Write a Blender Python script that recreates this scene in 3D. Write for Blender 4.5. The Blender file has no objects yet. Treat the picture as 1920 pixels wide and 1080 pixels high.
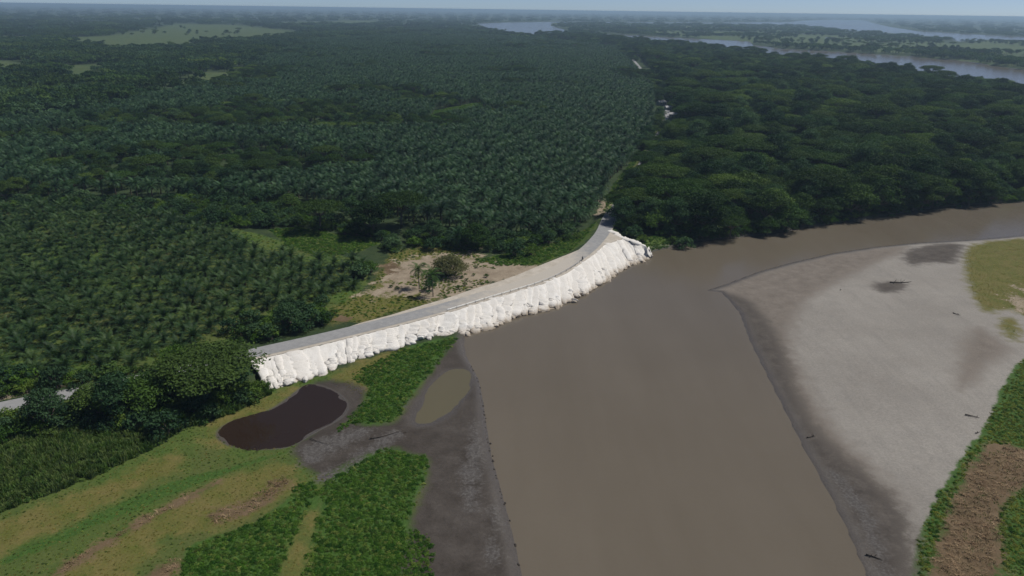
import bpy, math, random
import numpy as np
from mathutils import Vector

# ------------------------------------------------------------------ camera, sky, sun, exposure
scene = bpy.context.scene
COL = scene.collection
CAM_H, FOC, PITCH, ROLL = 100.0, 1346.0, math.radians(21.2), math.radians(0.78)
_cp, _sp, _cr, _sr = math.cos(PITCH), math.sin(PITCH), math.cos(ROLL), math.sin(ROLL)
_f = np.array([0, _cp, -_sp]); _r0 = np.array([1.0, 0, 0]); _u0 = np.array([0, _sp, _cp])
_r = _cr * _r0 + _sr * _u0
_u = _cr * _u0 - _sr * _r0
cam_data = bpy.data.cameras.new('camera')
cam = bpy.data.objects.new('camera', cam_data)
COL.objects.link(cam)
from mathutils import Matrix
cam.matrix_world = Matrix(((_r[0], _u[0], -_f[0], 0), (_r[1], _u[1], -_f[1], 0), (_r[2], _u[2], -_f[2], CAM_H), (0, 0, 0, 1)))
cam_data.sensor_width = 36.0
cam_data.lens = 36.0 * FOC / 1920.0
cam_data.clip_start = 1.0
cam_data.clip_end = 200000.0
scene.camera = cam

SUN_EL, SUN_AZ = math.radians(57), math.radians(76)
world = bpy.data.worlds.new('World')
scene.world = world
world.use_nodes = True
wn = world.node_tree
wn.nodes.clear()
wo = wn.nodes.new('ShaderNodeOutputWorld')
wb = wn.nodes.new('ShaderNodeBackground')
sky = wn.nodes.new('ShaderNodeTexSky')
sky.sky_type = 'NISHITA'
sky.sun_disc = False
sky.sun_elevation = SUN_EL
sky.sun_rotation = SUN_AZ
sky.altitude = 0
sky.air_density = 0.35
sky.dust_density = 0.25
sky.ozone_density = 3.0
wb.inputs['Strength'].default_value = 0.085
wn.links.new(sky.outputs[0], wb.inputs['Color'])
wn.links.new(wb.outputs[0], wo.inputs['Surface'])

sd = bpy.data.lights.new('sun', 'SUN')
sd.energy = 3.7
sd.angle = math.radians(0.6)
sd.color = (1.0, 0.95, 0.87)
sun = bpy.data.objects.new('sun', sd)
COL.objects.link(sun)
sdir = Vector((math.sin(SUN_AZ) * math.cos(SUN_EL), math.cos(SUN_AZ) * math.cos(SUN_EL), math.sin(SUN_EL)))
sun.rotation_euler = sdir.to_track_quat('Z', 'Y').to_euler()
sun.location = (0, 0, 90)

vs = scene.view_settings
scene.display_settings.display_device = 'sRGB'
vs.view_transform = 'Standard'
vs.look = 'None'
vs.exposure = 0.0
vs.gamma = 1.0
vs.use_curve_mapping = False
scene.render.engine = 'CYCLES'
cy = scene.cycles
cy.use_denoising = True
cy.use_adaptive_sampling = True
cy.adaptive_threshold = 0.02
cy.max_bounces = 6
cy.diffuse_bounces = 2
cy.glossy_bounces = 2
cy.transmission_bounces = 3
cy.transparent_max_bounces = 8
cy.volume_bounces = 0
cy.caustics_reflective = False
cy.caustics_refractive = False
cy.sample_clamp_indirect = 4.0

rng = np.random.default_rng(7)
random.seed(7)


# ------------------------------------------------------------------ helpers
def P(x, y, z=0.0):
    """point of the place at height z that the photograph (1920 wide) shows at x, y"""
    d = _f * FOC + _r * (x - 960) - _u * (y - 540)
    t = (z - CAM_H) / d[2]
    return np.array([d[0] * t, d[1] * t, z])


def PL(pts, z=0.0):
    return np.array([P(a, b, z)[:2] for a, b in pts])


def sdf(poly, X, Y):
    """signed distance to a polygon, positive inside"""
    x = X.ravel(); y = Y.ravel()
    n = len(poly)
    d2 = np.full(x.shape, 1e30)
    ins = np.zeros(x.shape, bool)
    for i in range(n):
        ax, ay = poly[i]; bx, by = poly[(i + 1) % n]
        ex, ey = bx - ax, by - ay
        l2 = ex * ex + ey * ey + 1e-12
        t = np.clip(((x - ax) * ex + (y - ay) * ey) / l2, 0, 1)
        dx = x - ax - t * ex; dy = y - ay - t * ey
        np.minimum(d2, dx * dx + dy * dy, out=d2)
        if ay != by:
            c = ((ay > y) != (by > y)) & (x < ex * (y - ay) / (by - ay) + ax)
            ins ^= c
    d = np.sqrt(d2)
    return np.where(ins, d, -d).reshape(X.shape)


def linedist(line, X, Y):
    x = X.ravel(); y = Y.ravel()
    d2 = np.full(x.shape, 1e30)
    for i in range(len(line) - 1):
        ax, ay = line[i][:2]; bx, by = line[i + 1][:2]
        ex, ey = bx - ax, by - ay
        t = np.clip(((x - ax) * ex + (y - ay) * ey) / (ex * ex + ey * ey + 1e-12), 0, 1)
        np.minimum(d2, (x - ax - t * ex) ** 2 + (y - ay - t * ey) ** 2, out=d2)
    return np.sqrt(d2).reshape(X.shape)


def _hash(ix, iy, s):
    h = (ix.astype(np.int64) * 374761393 + iy.astype(np.int64) * 668265263 + s * 982451653) & 0xFFFFFFFF
    h = ((h ^ (h >> 13)) * 1274126177) & 0xFFFFFFFF
    h = h ^ (h >> 16)
    return (h & 0xFFFFFF) / float(0xFFFFFF)


def vnoise(X, Y, scale, seed=0, octv=3):
    out = np.zeros_like(X, dtype=float); a = 1.0; tot = 0
    for o in range(octv):
        x = X / scale * 2 ** o; y = Y / scale * 2 ** o
        ix = np.floor(x); iy = np.floor(y)
        fx = x - ix; fy = y - iy
        fx = fx * fx * (3 - 2 * fx); fy = fy * fy * (3 - 2 * fy)
        s = seed + o * 17
        v = (_hash(ix, iy, s) * (1 - fx) + _hash(ix + 1, iy, s) * fx) * (1 - fy) + (_hash(ix, iy + 1, s) * (1 - fx) + _hash(ix + 1, iy + 1, s) * fx) * fy
        out += a * (v * 2 - 1); tot += a; a *= 0.5
    return out / tot


def sstep(a, b, x):
    t = np.clip((x - a) / (b - a), 0, 1)
    return t * t * (3 - 2 * t)


class MB:
    """collects verts and faces, builds one mesh"""
    def __init__(self):
        self.v = []; self.f = []; self.m = []; self.n = 0

    def add(self, verts, faces, mat=0):
        verts = np.asarray(verts, float).reshape(-1, 3)
        self.v.append(verts)
        for fc in faces:
            self.f.append(tuple(int(i) + self.n for i in fc)); self.m.append(mat)
        self.n += len(verts)

    def box(self, c, s, mat=0, rz=0.0, ax=None):
        c = np.asarray(c, float); hx, hy, hz = s[0] / 2, s[1] / 2, s[2] / 2
        v = np.array([(x, y, z) for x in (-hx, hx) for y in (-hy, hy) for z in (-hz, hz)])
        cs, sn = math.cos(rz), math.sin(rz)
        v = np.stack([v[:, 0] * cs - v[:, 1] * sn, v[:, 0] * sn + v[:, 1] * cs, v[:, 2]], 1) + c
        self.add(v, [(0, 1, 3, 2), (4, 6, 7, 5), (0, 4, 5, 1), (2, 3, 7, 6), (0, 2, 6, 4), (1, 5, 7, 3)], mat)

    def tube(self, pts, rads, sides=6, mat=0, caps=True):
        pts = np.asarray(pts, float); k = len(pts)
        rads = np.broadcast_to(np.asarray(rads, float), (k,))
        V = []
        for i in range(k):
            t = pts[min(i + 1, k - 1)] - pts[max(i - 1, 0)]
            t = t / (np.linalg.norm(t) + 1e-9)
            a = np.cross(t, (0, 0, 1.0) if abs(t[2]) < 0.9 else (1.0, 0, 0)); a /= np.linalg.norm(a)
            b = np.cross(t, a)
            for j in range(sides):
                th = 2 * math.pi * j / sides
                V.append(pts[i] + rads[i] * (math.cos(th) * a + math.sin(th) * b))
        F = []
        for i in range(k - 1):
            for j in range(sides):
                F.append((i * sides + j, i * sides + (j + 1) % sides, (i + 1) * sides + (j + 1) % sides, (i + 1) * sides + j))
        if caps:
            F.append(tuple(range(sides))[::-1]); F.append(tuple((k - 1) * sides + j for j in range(sides)))
        self.add(V, F, mat)

    def mesh(self, name, mats, smooth=False):
        me = bpy.data.meshes.new(name)
        v = np.concatenate(self.v) if self.v else np.zeros((0, 3))
        me.from_pydata(v.tolist(), [], self.f)
        for m in mats:
            me.materials.append(m)
        if len(mats) > 1:
            me.polygons.foreach_set('material_index', np.array(self.m, np.int32))
        if smooth:
            me.polygons.foreach_set('use_smooth', np.ones(len(self.f), bool))
        me.update()
        return me


def link(name, me, parent=None, loc=None, rz=0.0, scale=None, label=None, cat=None, group=None, kind=None):
    o = bpy.data.objects.new(name, me)
    COL.objects.link(o)
    if parent:
        o.parent = parent
    if loc is not None:
        o.location = loc
    if rz:
        o.rotation_euler = (0, 0, rz)
    if scale is not None:
        o.scale = (scale,) * 3 if np.isscalar(scale) else scale
    for k, val in (('label', label), ('category', cat), ('group', group), ('kind', kind)):
        if val:
            o[k] = val
    return o


def nth(n):
    return '%d%s' % (n, 'th' if 10 <= n % 100 <= 20 else {1: 'st', 2: 'nd', 3: 'rd'}.get(n % 10, 'th'))


# ------------------------------------------------------------------ materials
def new_mat(name):
    m = bpy.data.materials.new(name); m.use_nodes = True
    nt = m.node_tree
    b = nt.nodes['Principled BSDF']
    return m, nt, b


def N(nt, typ, **kw):
    n = nt.nodes.new(typ)
    for k, v in kw.items():
        setattr(n, k, v)
    return n


def mathn(nt, op, a, b=None, c=None):
    n = nt.nodes.new('ShaderNodeMath'); n.operation = op
    for i, s in enumerate((a, b, c)):
        if s is None:
            continue
        if isinstance(s, (int, float)):
            n.inputs[i].default_value = s
        else:
            nt.links.new(s, n.inputs[i])
    return n.outputs[0]


def noise(nt, vec, scale, detail=4, rough=0.55):
    n = nt.nodes.new('ShaderNodeTexNoise')
    n.inputs['Scale'].default_value = scale; n.inputs['Detail'].default_value = detail; n.inputs['Roughness'].default_value = rough
    if vec is not None:
        nt.links.new(vec, n.inputs['Vector'])
    return n.outputs['Fac']


def mapr(nt, v, a, b, c=0.0, d=1.0, smooth=False):
    n = nt.nodes.new('ShaderNodeMapRange')
    n.interpolation_type = 'SMOOTHSTEP' if smooth else 'LINEAR'
    nt.links.new(v, n.inputs['Value'])
    for k, x in (('From Min', a), ('From Max', b), ('To Min', c), ('To Max', d)):
        n.inputs[k].default_value = x
    return n.outputs['Result']


def mixc(nt, fac, a, b, blend='MIX'):
    n = nt.nodes.new('ShaderNodeMix'); n.data_type = 'RGBA'; n.blend_type = blend
    if isinstance(fac, (int, float)):
        n.inputs[0].default_value = fac
    else:
        nt.links.new(fac, n.inputs[0])
    for i, s in ((6, a), (7, b)):
        if isinstance(s, tuple):
            n.inputs[i].default_value = (*s, 1)
        else:
            nt.links.new(s, n.inputs[i])
    return n.outputs[2]


def pos(nt):
    return nt.nodes.new('ShaderNodeNewGeometry').outputs['Position']


def simple_mat(name, c1, c2, scale, rough=0.85, bump=0.0, spec=0.3, metallic=0.0):
    m, nt, b = new_mat(name)
    p = pos(nt)
    f = mapr(nt, noise(nt, p, scale, 5), 0.3, 0.7)
    nt.links.new(mixc(nt, f, c1, c2), b.inputs['Base Color'])
    b.inputs['Roughness'].default_value = rough
    b.inputs['Specular IOR Level'].default_value = spec
    b.inputs['Metallic'].default_value = metallic
    if bump:
        bn = N(nt, 'ShaderNodeBump'); bn.inputs['Strength'].default_value = bump; bn.inputs['Distance'].default_value = 0.1
        nt.links.new(noise(nt, p, scale * 4, 4), bn.inputs['Height']); nt.links.new(bn.outputs[0], b.inputs['Normal'])
    return m


def leaf_mat(name, dark, mid, light, trans=0.28, spec=0.08, rough=0.6):
    """foliage: colour varies by plant and by leaf clump"""
    m, nt, b = new_mat(name)
    oi = N(nt, 'ShaderNodeObjectInfo')
    p = pos(nt)
    f1 = mapr(nt, noise(nt, p, 0.35, 3), 0.3, 0.7)
    c = mixc(nt, f1, dark, mid)
    f2 = mapr(nt, oi.outputs['Random'], 0.25, 1.0, 0.0, 0.75)
    c = mixc(nt, f2, c, light)
    h = N(nt, 'ShaderNodeHueSaturation')
    nt.links.new(c, h.inputs['Color'])
    w = N(nt, 'ShaderNodeTexWhiteNoise', noise_dimensions='1D')
    nt.links.new(oi.outputs['Random'], w.inputs['W'])
    nt.links.new(mapr(nt, w.outputs['Value'], 0, 1, 0.6, 1.45), h.inputs['Value'])
    nt.links.new(mapr(nt, w.outputs['Value'], 0, 1, 0.515, 0.49), h.inputs['Hue'])
    c = h.outputs[0]
    nt.links.new(c, b.inputs['Base Color'])
    b.inputs['Roughness'].default_value = rough
    b.inputs['Specular IOR Level'].default_value = spec
    t = N(nt, 'ShaderNodeBsdfTranslucent')
    nt.links.new(mixc(nt, 1.0, c, (1.0, 1.15, 0.55), 'MULTIPLY'), t.inputs['Color'])
    mx = N(nt, 'ShaderNodeMixShader'); mx.inputs[0].default_value = trans
    nt.links.new(b.outputs[0], mx.inputs[1]); nt.links.new(t.outputs[0], mx.inputs[2])
    nt.links.new(mx.outputs[0], nt.nodes['Material Output'].inputs['Surface'])
    return m


M_bark = simple_mat('bark', (0.10, 0.08, 0.06), (0.17, 0.14, 0.11), 3.0, bump=0.4)
M_palmtrunk = simple_mat('palm_trunk', (0.07, 0.055, 0.04), (0.14, 0.11, 0.08), 3.0, bump=0.5)
M_cocotrunk = simple_mat('coconut_trunk', (0.20, 0.17, 0.14), (0.30, 0.26, 0.21), 3.0, bump=0.3)
M_palm = leaf_mat('palm_leaf', (0.022, 0.056, 0.024), (0.034, 0.080, 0.034), (0.055, 0.110, 0.045), 0.22, 0.18, 0.5)
M_palmY = leaf_mat('young_palm_leaf', (0.022, 0.052, 0.017), (0.034, 0.074, 0.024), (0.060, 0.105, 0.033), 0.25, 0.18, 0.5)
M_coco = leaf_mat('coconut_leaf', (0.030, 0.070, 0.020), (0.05, 0.10, 0.025), (0.09, 0.14, 0.04), 0.25)
M_leafA = leaf_mat('leaf_dark', (0.022, 0.050, 0.014), (0.042, 0.082, 0.021), (0.072, 0.115, 0.026))
M_leafB = leaf_mat('leaf_mid', (0.030, 0.070, 0.016), (0.056, 0.110, 0.026), (0.100, 0.155, 0.036))
M_leafC = leaf_mat('leaf_bluegreen', (0.024, 0.060, 0.025), (0.048, 0.098, 0.040), (0.072, 0.128, 0.056))
M_leafD = leaf_mat('leaf_light', (0.040, 0.085, 0.016), (0.068, 0.125, 0.024), (0.105, 0.160, 0.036))
M_leafE = leaf_mat('leaf_bright', (0.055, 0.120, 0.018), (0.085, 0.160, 0.026), (0.130, 0.190, 0.040), 0.35)
M_dryleaf = leaf_mat('leaf_greyolive', (0.105, 0.115, 0.050), (0.14, 0.145, 0.066), (0.17, 0.165, 0.085), 0.35)
M_weed = leaf_mat('weed_leaf', (0.040, 0.112, 0.012), (0.062, 0.145, 0.018), (0.105, 0.180, 0.032), 0.35)
M_meadow = leaf_mat('meadow_leaf', (0.100, 0.165, 0.030), (0.135, 0.200, 0.042), (0.190, 0.225, 0.060), 0.35)
M_ygreen = leaf_mat('yellow_green_leaf', (0.130, 0.180, 0.022), (0.175, 0.215, 0.034), (0.240, 0.235, 0.055), 0.35)
M_ochre = leaf_mat('dry_weed_leaf', (0.170, 0.165, 0.035), (0.230, 0.205, 0.055), (0.290, 0.235, 0.085), 0.35)
M_reed = leaf_mat('reed_leaf', (0.065, 0.130, 0.030), (0.098, 0.165, 0.040), (0.150, 0.185, 0.070), 0.4)
M_straw = leaf_mat('straw', (0.17, 0.11, 0.065), (0.27, 0.19, 0.11), (0.42, 0.32, 0.19), 0.1)
M_drift = simple_mat('driftwood', (0.045, 0.038, 0.03), (0.11, 0.095, 0.08), 5.0, bump=0.4)
M_steel = simple_mat('galvanised_steel', (0.26, 0.27, 0.28), (0.36, 0.37, 0.38), 4.0, rough=0.5, metallic=0.6)
M_asphalt = None


# ------------------------------------------------------------------ lines and areas of the place
ZR = 5.0
E_L = [(470, 660), (560, 641), (627, 622), (677, 605), (731, 591), (793, 572), (835, 560), (887, 542), (931, 529), (971, 515), (1011, 498), (1064, 477), (1091, 466), (1109, 447), (1127, 427), (1140, 405)]
E_R = [(472, 675), (564, 655), (668, 630), (772, 604), (860, 580), (887, 571), (953, 551), (1020, 531), (1064, 511), (1096, 489), (1116, 475), (1133, 459)]
TRI = [(1150, 453), (1167, 447), (1147, 433), (1158, 410)]
emb_poly = np.concatenate([PL(E_R, ZR), PL(TRI, ZR), PL(E_L[::-1], ZR)])
ROAD_W = [(-330, 850, 3.6), (-150, 800, 3.6), (0, 763, 3.6), (75, 750, 3.8), (145, 735, 4.0), (300, 705, 4.6)]
road_c = [P(*a)[:2].tolist() + [a[2] + .15] for a in ROAD_W]
BAGTOP = E_R + [(1150, 453), (1170, 449), (1192, 453), (1210, 461), (1218, 467)]
BAGTOE = [(500, 722), (530, 727), (560, 713), (600, 700), (640, 684), (680, 669), (720, 659), (760, 645), (800, 633), (840, 632), (880, 625), (905, 621), (925, 611), (950, 602), (985, 591), (1020, 583), (1045, 578), (1065, 568), (1080, 560), (1095, 553), (1110, 545), (1125, 535), (1140, 523), (1160, 509), (1180, 499), (1200, 492), (1223, 479)]

shore_w = [(1000, 1300), (985, 1130), (978, 1080), (965, 1020), (950, 960), (935, 905), (922, 860), (912, 800), (905, 750), (897, 712), (884, 688), (874, 668), (870, 645), (872, 622)]
toe_in = [(905, 612), (945, 598), (985, 584), (1040, 570), (1075, 554), (1105, 537), (1140, 515), (1165, 500), (1195, 486), (1216, 474)]
bank_n = [(1232, 470), (1262, 464), (1290, 456), (1380, 446), (1440, 441), (1490, 431), (1560, 421), (1640, 409), (1700, 399), (1770, 389), (1850, 383), (1920, 379), (2150, 362), (2600, 345)]
bank_s = [(2600, 445), (2200, 440), (1920, 441), (1830, 449), (1780, 452), (1720, 455), (1640, 463), (1560, 475), (1480, 493), (1420, 510), (1360, 533), (1322, 545)]
shore_e = [(1352, 548), (1385, 585), (1405, 640), (1430, 690), (1470, 770), (1510, 850), (1550, 920), (1585, 990), (1615, 1060), (1640, 1120), (1690, 1300)]
river_poly = PL(shore_w + toe_in + bank_n + bank_s + shore_e, 0.0)

far_waters = [PL(q, 0.0) for q in (
    [(893, 44), (960, 42), (1035, 41), (1032, 48), (1045, 52), (1058, 56), (1060, 66), (1000, 66), (950, 60), (915, 53)],
    [(1030, 41.3), (1180, 42.0), (1350, 42.6), (1480, 41.5), (1510, 38.5), (1560, 37), (1620, 38), (1632, 42), (1660, 49), (1721, 59), (1799, 63.5), (1920, 70), (2400, 96), (2400, 112), (1920, 76), (1860, 75), (1800, 77), (1783, 82), (1790, 76), (1783, 71), (1740, 68), (1690, 64), (1600, 58), (1540, 52), (1490, 46.5), (1350, 44.5), (1180, 43.5), (1035, 43)],
    [(1120, 63.5), (1170, 65), (1257, 70.5), (1368, 76), (1405, 78), (1412, 85), (1470, 92), (1578, 98), (1688, 105), (1799, 114), (1920, 132), (2500, 205), (2500, 275), (1920, 174), (1721, 146), (1633, 131), (1523, 118), (1440, 110), (1357, 96), (1257, 86), (1170, 78), (1110, 70)],
    [(1507, 62), (1522, 62), (1518, 64.5), (1505, 64.5)], [(1548, 69), (1568, 70), (1566, 74), (1548, 72.5)], [(1590, 65), (1618, 61.5), (1612, 64.5), (1594, 67)],
    [(1570, 59.5), (1585, 59.5), (1583, 61), (1570, 61)],
    [(1860, 105), (1930, 107), (2000, 111), (2000, 114), (1920, 110.5), (1870, 108)], [(1900, 62), (1930, 63), (1930, 65), (1905, 64)])]
pond_a = PL([(402, 815), (430, 790), (500, 775), (545, 745), (570, 722), (600, 722), (640, 740), (655, 765), (640, 785), (590, 810), (545, 838), (500, 842), (430, 838)], 0.6)
pond_b = PL([(832, 700), (860, 692), (882, 700), (884, 720), (862, 752), (835, 783), (800, 797), (778, 797), (775, 785), (795, 745)], 0.35)
high_poly = np.concatenate([np.array([[-9e4, -200], [-400, 60]]), PL([(-330, 870), (-150, 825), (0, 785), (145, 757), (300, 735), (420, 710), (470, 690)], 3.0),
                            PL(E_R, ZR), PL(BAGTOP[len(E_R):], 4.0), PL([(1236, 466), (1262, 461), (1290, 453), (1380, 443), (1440, 438), (1490, 428), (1560, 418), (1640, 406), (1700, 396), (1770, 386), (1850, 380), (1920, 376), (2150, 360), (2600, 343)], 0.5),
                            np.array([[9e4, 3000], [9e4, 9e4], [-9e4, 9e4]])])
bar_poly = np.concatenate([PL(bank_s + shore_e, 0.0), np.array([[900, 40], [1500, 300]])])

ZONES = {
    'mud': [([(560, 870), (545, 845), (600, 812), (650, 790), (700, 800), (742, 790), (765, 755), (790, 722), (830, 668), (850, 640), (875, 625), (895, 690), (915, 730), (925, 800), (945, 900), (970, 1000), (1000, 1090), (1010, 1300), (735, 1300), (745, 1080), (765, 1010), (775, 960), (800, 905), (805, 858), (770, 850), (735, 838), (690, 850), (640, 880), (600, 895)], .8),
            ([(575, 715), (640, 712), (690, 730), (680, 760), (655, 790), (600, 830), (560, 850), (545, 838), (600, 800), (640, 780), (645, 755), (620, 735)], .8)],
    'barmud': [([(1335, 545), (1400, 556), (1440, 600), (1470, 650), (1490, 720), (1530, 800), (1580, 850), (1640, 900), (1690, 950), (1715, 1000), (1720, 1300), (1600, 1300), (1600, 1090), (1530, 920), (1450, 770), (1390, 640), (1370, 580)], .3),
            ([(1690, 480), (1715, 462), (1810, 453), (1800, 480), (1790, 498), (1740, 494), (1706, 502)], .3),
            ([(1630, 532), (1700, 532), (1690, 550), (1650, 555)], .5)],
    'greymud': [([(1546, 878), (1566, 880), (1622, 940), (1662, 1040), (1672, 1090), (1652, 1090), (1640, 1030), (1598, 948)], .3),
                ([(590, 900), (640, 872), (690, 842), (735, 806), (752, 812), (720, 842), (650, 882), (610, 907)], .8),
                ([(870, 860), (895, 780), (905, 830), (900, 900), (890, 960), (870, 960)], .5),
                ([(920, 960), (935, 950), (942, 990), (930, 1000)], .4), ([(918, 1020), (928, 1010), (935, 1060), (925, 1075)], .4),
                ([(560, 850), (600, 825), (680, 800), (700, 810), (620, 850), (575, 875)], .7)],
    'wetsand': [([(1322, 545), (1420, 510), (1560, 474), (1700, 458), (1700, 470), (1620, 505), (1560, 538), (1500, 575), (1480, 640), (1500, 700), (1560, 800), (1640, 880), (1700, 950), (1730, 1300), (1600, 1300), (1530, 920), (1450, 770), (1390, 640), (1370, 580)], .3),
                ([(1800, 660), (1825, 610), (1880, 645), (1895, 662), (1850, 690), (1815, 730), (1790, 740)], .5)],
    'weeds': [([(655, 705), (700, 675), (760, 651), (830, 635), (862, 632), (845, 660), (815, 690), (790, 720), (765, 755), (742, 790), (700, 800), (655, 800), (640, 815), (628, 805), (660, 770), (690, 745), (685, 725), (650, 715)], .8),
              ([(600, 908), (640, 882), (690, 852), (740, 836), (770, 850), (805, 856), (800, 905), (780, 925), (775, 960), (762, 1010), (748, 1080), (735, 1300), (540, 1300), (562, 1085), (577, 1020), (600, 965)], .8),
              ([(560, 905), (600, 908), (598, 960), (575, 958), (555, 1005), (520, 1085), (480, 1300), (300, 1300), (350, 1080), (335, 1040), (385, 1010), (470, 985), (540, 935)], .8),
              ([(690, 990), (700, 1000), (720, 1300), (800, 1300), (815, 1080), (808, 1000), (800, 940), (812, 985)], .8),
              ([(1695, 1300), (1700, 1090), (1722, 1000), (1762, 920), (1802, 860), (1850, 800), (1872, 740), (1900, 690), (1930, 668), (2100, 630), (2300, 640), (2300, 1300)], .8),
              ([(0, 1068), (200, 980), (330, 925), (490, 866), (545, 845), (520, 850), (420, 880), (300, 910), (200, 955), (0, 1050)], .8)],
    'ochre': [([(579, 958), (560, 1000), (522, 1080), (500, 1300), (545, 1300), (560, 1085), (575, 1020), (600, 965)], .8),
              ([(-150, 1040), (0, 978), (110, 940), (204, 901), (285, 860), (338, 852), (350, 880), (244, 925), (122, 986), (0, 1043), (-150, 1110)], .8),
              ([(94, 1085), (204, 1011), (306, 954), (407, 905), (509, 868), (545, 870), (558, 901), (538, 933), (469, 978), (367, 1003), (301, 1015), (285, 1047), (240, 1090), (200, 1300), (0, 1300)], .8),
              ([(1805, 475), (1830, 453), (1920, 445), (2200, 430), (2200, 640), (1925, 600), (1890, 580), (1850, 592), (1830, 570), (1810, 530)], .6),
              ([(1870, 600), (1905, 600), (1915, 640), (1890, 645)], .6),
              ([(612, 605), (625, 572), (690, 545), (735, 470), (800, 462), (870, 466), (900, 478), (860, 550), (760, 580), (680, 603)], 3.5),
              ([(600, 712), (690, 672), (760, 650), (760, 660), (690, 700), (690, 730), (680, 745)], .8),
              ([(380, 800), (430, 775), (520, 735), (560, 720), (560, 735), (500, 772), (430, 795), (400, 815), (440, 845), (380, 830)], .8)],
    'brown': [([(379, 966), (477, 937), (520, 890), (548, 900), (500, 950), (470, 965), (390, 988)], .8), ([(255, 1085), (346, 1040), (340, 1062), (300, 1090)], .8),
              ([(90, 1080), (204, 1009), (306, 952), (407, 903), (409, 910), (308, 962), (206, 1020), (110, 1082)], .8),
              ([(1735, 1090), (1760, 1010), (1790, 930), (1830, 850), (1870, 832), (1925, 845), (1990, 880), (1910, 925), (1872, 960), (1878, 1040), (1895, 1300), (1725, 1300)], .8),
              ([(715, 497), (738, 488), (768, 508), (775, 527), (745, 532), (725, 522)], 3.5),
              ([(622, 600), (640, 590), (662, 595), (650, 605)], 3.5)],
    'tan': [([(690, 550), (718, 525), (740, 505), (748, 488), (790, 480), (870, 472), (885, 466), (892, 488), (920, 488), (1000, 500), (1030, 495), (931, 530), (887, 543), (835, 560), (800, 562), (760, 550), (720, 556)], 3.5),
            ([(1895, 555), (1925, 540), (1925, 585), (1900, 585)], .6), ([(1120, 405), (1132, 375), (1140, 380), (1128, 405)], 3.5),
            ([(-20, 750), (60, 738), (60, 742), (-20, 757)], 3.5)],
    'grass': [([(-400, 900), (-150, 830), (0, 790), (145, 762), (300, 740), (420, 715), (505, 728), (560, 715), (870, 630), (880, 690), (985, 1090), (1000, 1300), (-600, 1300)], .8),
              ([(505, 430), (560, 425), (640, 440), (700, 445), (712, 456), (670, 472), (600, 482), (540, 462)], 3.5),
              ([(890, 486), (960, 474), (1010, 460), (1060, 448), (1105, 425), (1125, 415), (1108, 445), (1090, 464), (1060, 476), (1010, 497), (930, 497)], 3.5),
              ([(1195, 452), (1250, 445), (1268, 462), (1228, 472)], 2), ([(1750, 389), (1800, 381), (1820, 388), (1770, 396)], 2), ([(1880, 372), (1930, 355), (2000, 352), (2000, 372), (1890, 381)], 2),
              ([(1126, 412), (1148, 350), (1192, 290), (1232, 228), (1246, 228), (1222, 280), (1182, 335), (1152, 395)], 3.5),
              ([(400, 625), (440, 600), (500, 592), (500, 610), (440, 628), (390, 650)], 3.5),
              ([(-250, 720), (-250, 380), (130, 372), (450, 430), (690, 490), (690, 530), (620, 600), (480, 620), (300, 690), (0, 750)], 3.5),
              ([(795, 232), (815, 206), (905, 190), (912, 208), (870, 222), (820, 236)], 3.5), ([(95, 225), (110, 203), (150, 192), (190, 203), (180, 220)], 3.5)],
    'field': [([(133, 70), (200, 68), (310, 50), (333, 45), (440, 47), (467, 50), (547, 58), (560, 62), (500, 72), (417, 77), (333, 82), (377, 88), (300, 92), (207, 95), (180, 83), (133, 78)], 3),
              ([(116, 152), (128, 122), (183, 121), (182, 150)], 3), ([(345, 160), (356, 142), (385, 136), (442, 136), (430, 152)], 3), ([(636, 38.5), (712, 39), (708, 45), (640, 45)], 3), ([(480, 43), (630, 40), (630, 45), (520, 46)], 3),
              ([(-40, 113), (20, 114), (42, 122), (30, 138), (-40, 138)], 3), ([(0, 68), (60, 68), (60, 76), (0, 76)], 3), ([(108, 41), (188, 41), (180, 44), (115, 43.5)], 3),
              ([(1035, 43.5), (1120, 46), (1300, 47), (1500, 60), (1700, 68), (1790, 84), (1870, 76), (2200, 90), (2200, 160), (1920, 128), (1700, 102), (1500, 90), (1410, 80), (1250, 66), (1060, 52)], 2)],
}


def chaikin(q):
    n = np.roll(q, -1, 0)
    return np.stack([q * .75 + n * .25, q * .25 + n * .75], 1).reshape(-1, 2)


ZP = {k: [chaikin(PL(q, z)) if (z < 1 and k != 'field') else PL(q, z) for q, z in v] for k, v in ZONES.items()}
pond_a, pond_b = chaikin(chaikin(pond_a)), chaikin(chaikin(pond_b))


def zone(name, X, Y):
    out = np.full(X.shape, -1e4)
    for q in ZP[name]:
        lo, hi = q.min(0) - 90, q.max(0) + 90
        k = (X > lo[0]) & (X < hi[0]) & (Y > lo[1]) & (Y < hi[1])
        if k.any():
            out[k] = np.maximum(out[k], sdf(q, X[k], Y[k]))
    return np.maximum(out, -90)


def water_sd(X, Y):
    """positive inside any river"""
    w = sdf(river_poly, X, Y)
    for q in far_waters:
        w = np.maximum(w, sdf(q, X, Y))
    return w


ROADLINE = [(470, 668), (564, 650), (668, 623), (772, 598), (860, 575), (953, 547), (1020, 526), (1060, 507), (1088, 485), (1108, 462), (1128, 437), (1140, 415)]
ROADFAR = [(1158, 385), (1182, 345), (1215, 290), (1245, 235), (1252, 205), (1240, 180), (1215, 145), (1190, 115), (1170, 96), (1150, 84)]
# asphalt centre line: hugs the river side of the embankment crest
_er = np.array([P(a, b, ZR) for a, b in E_R])


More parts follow.
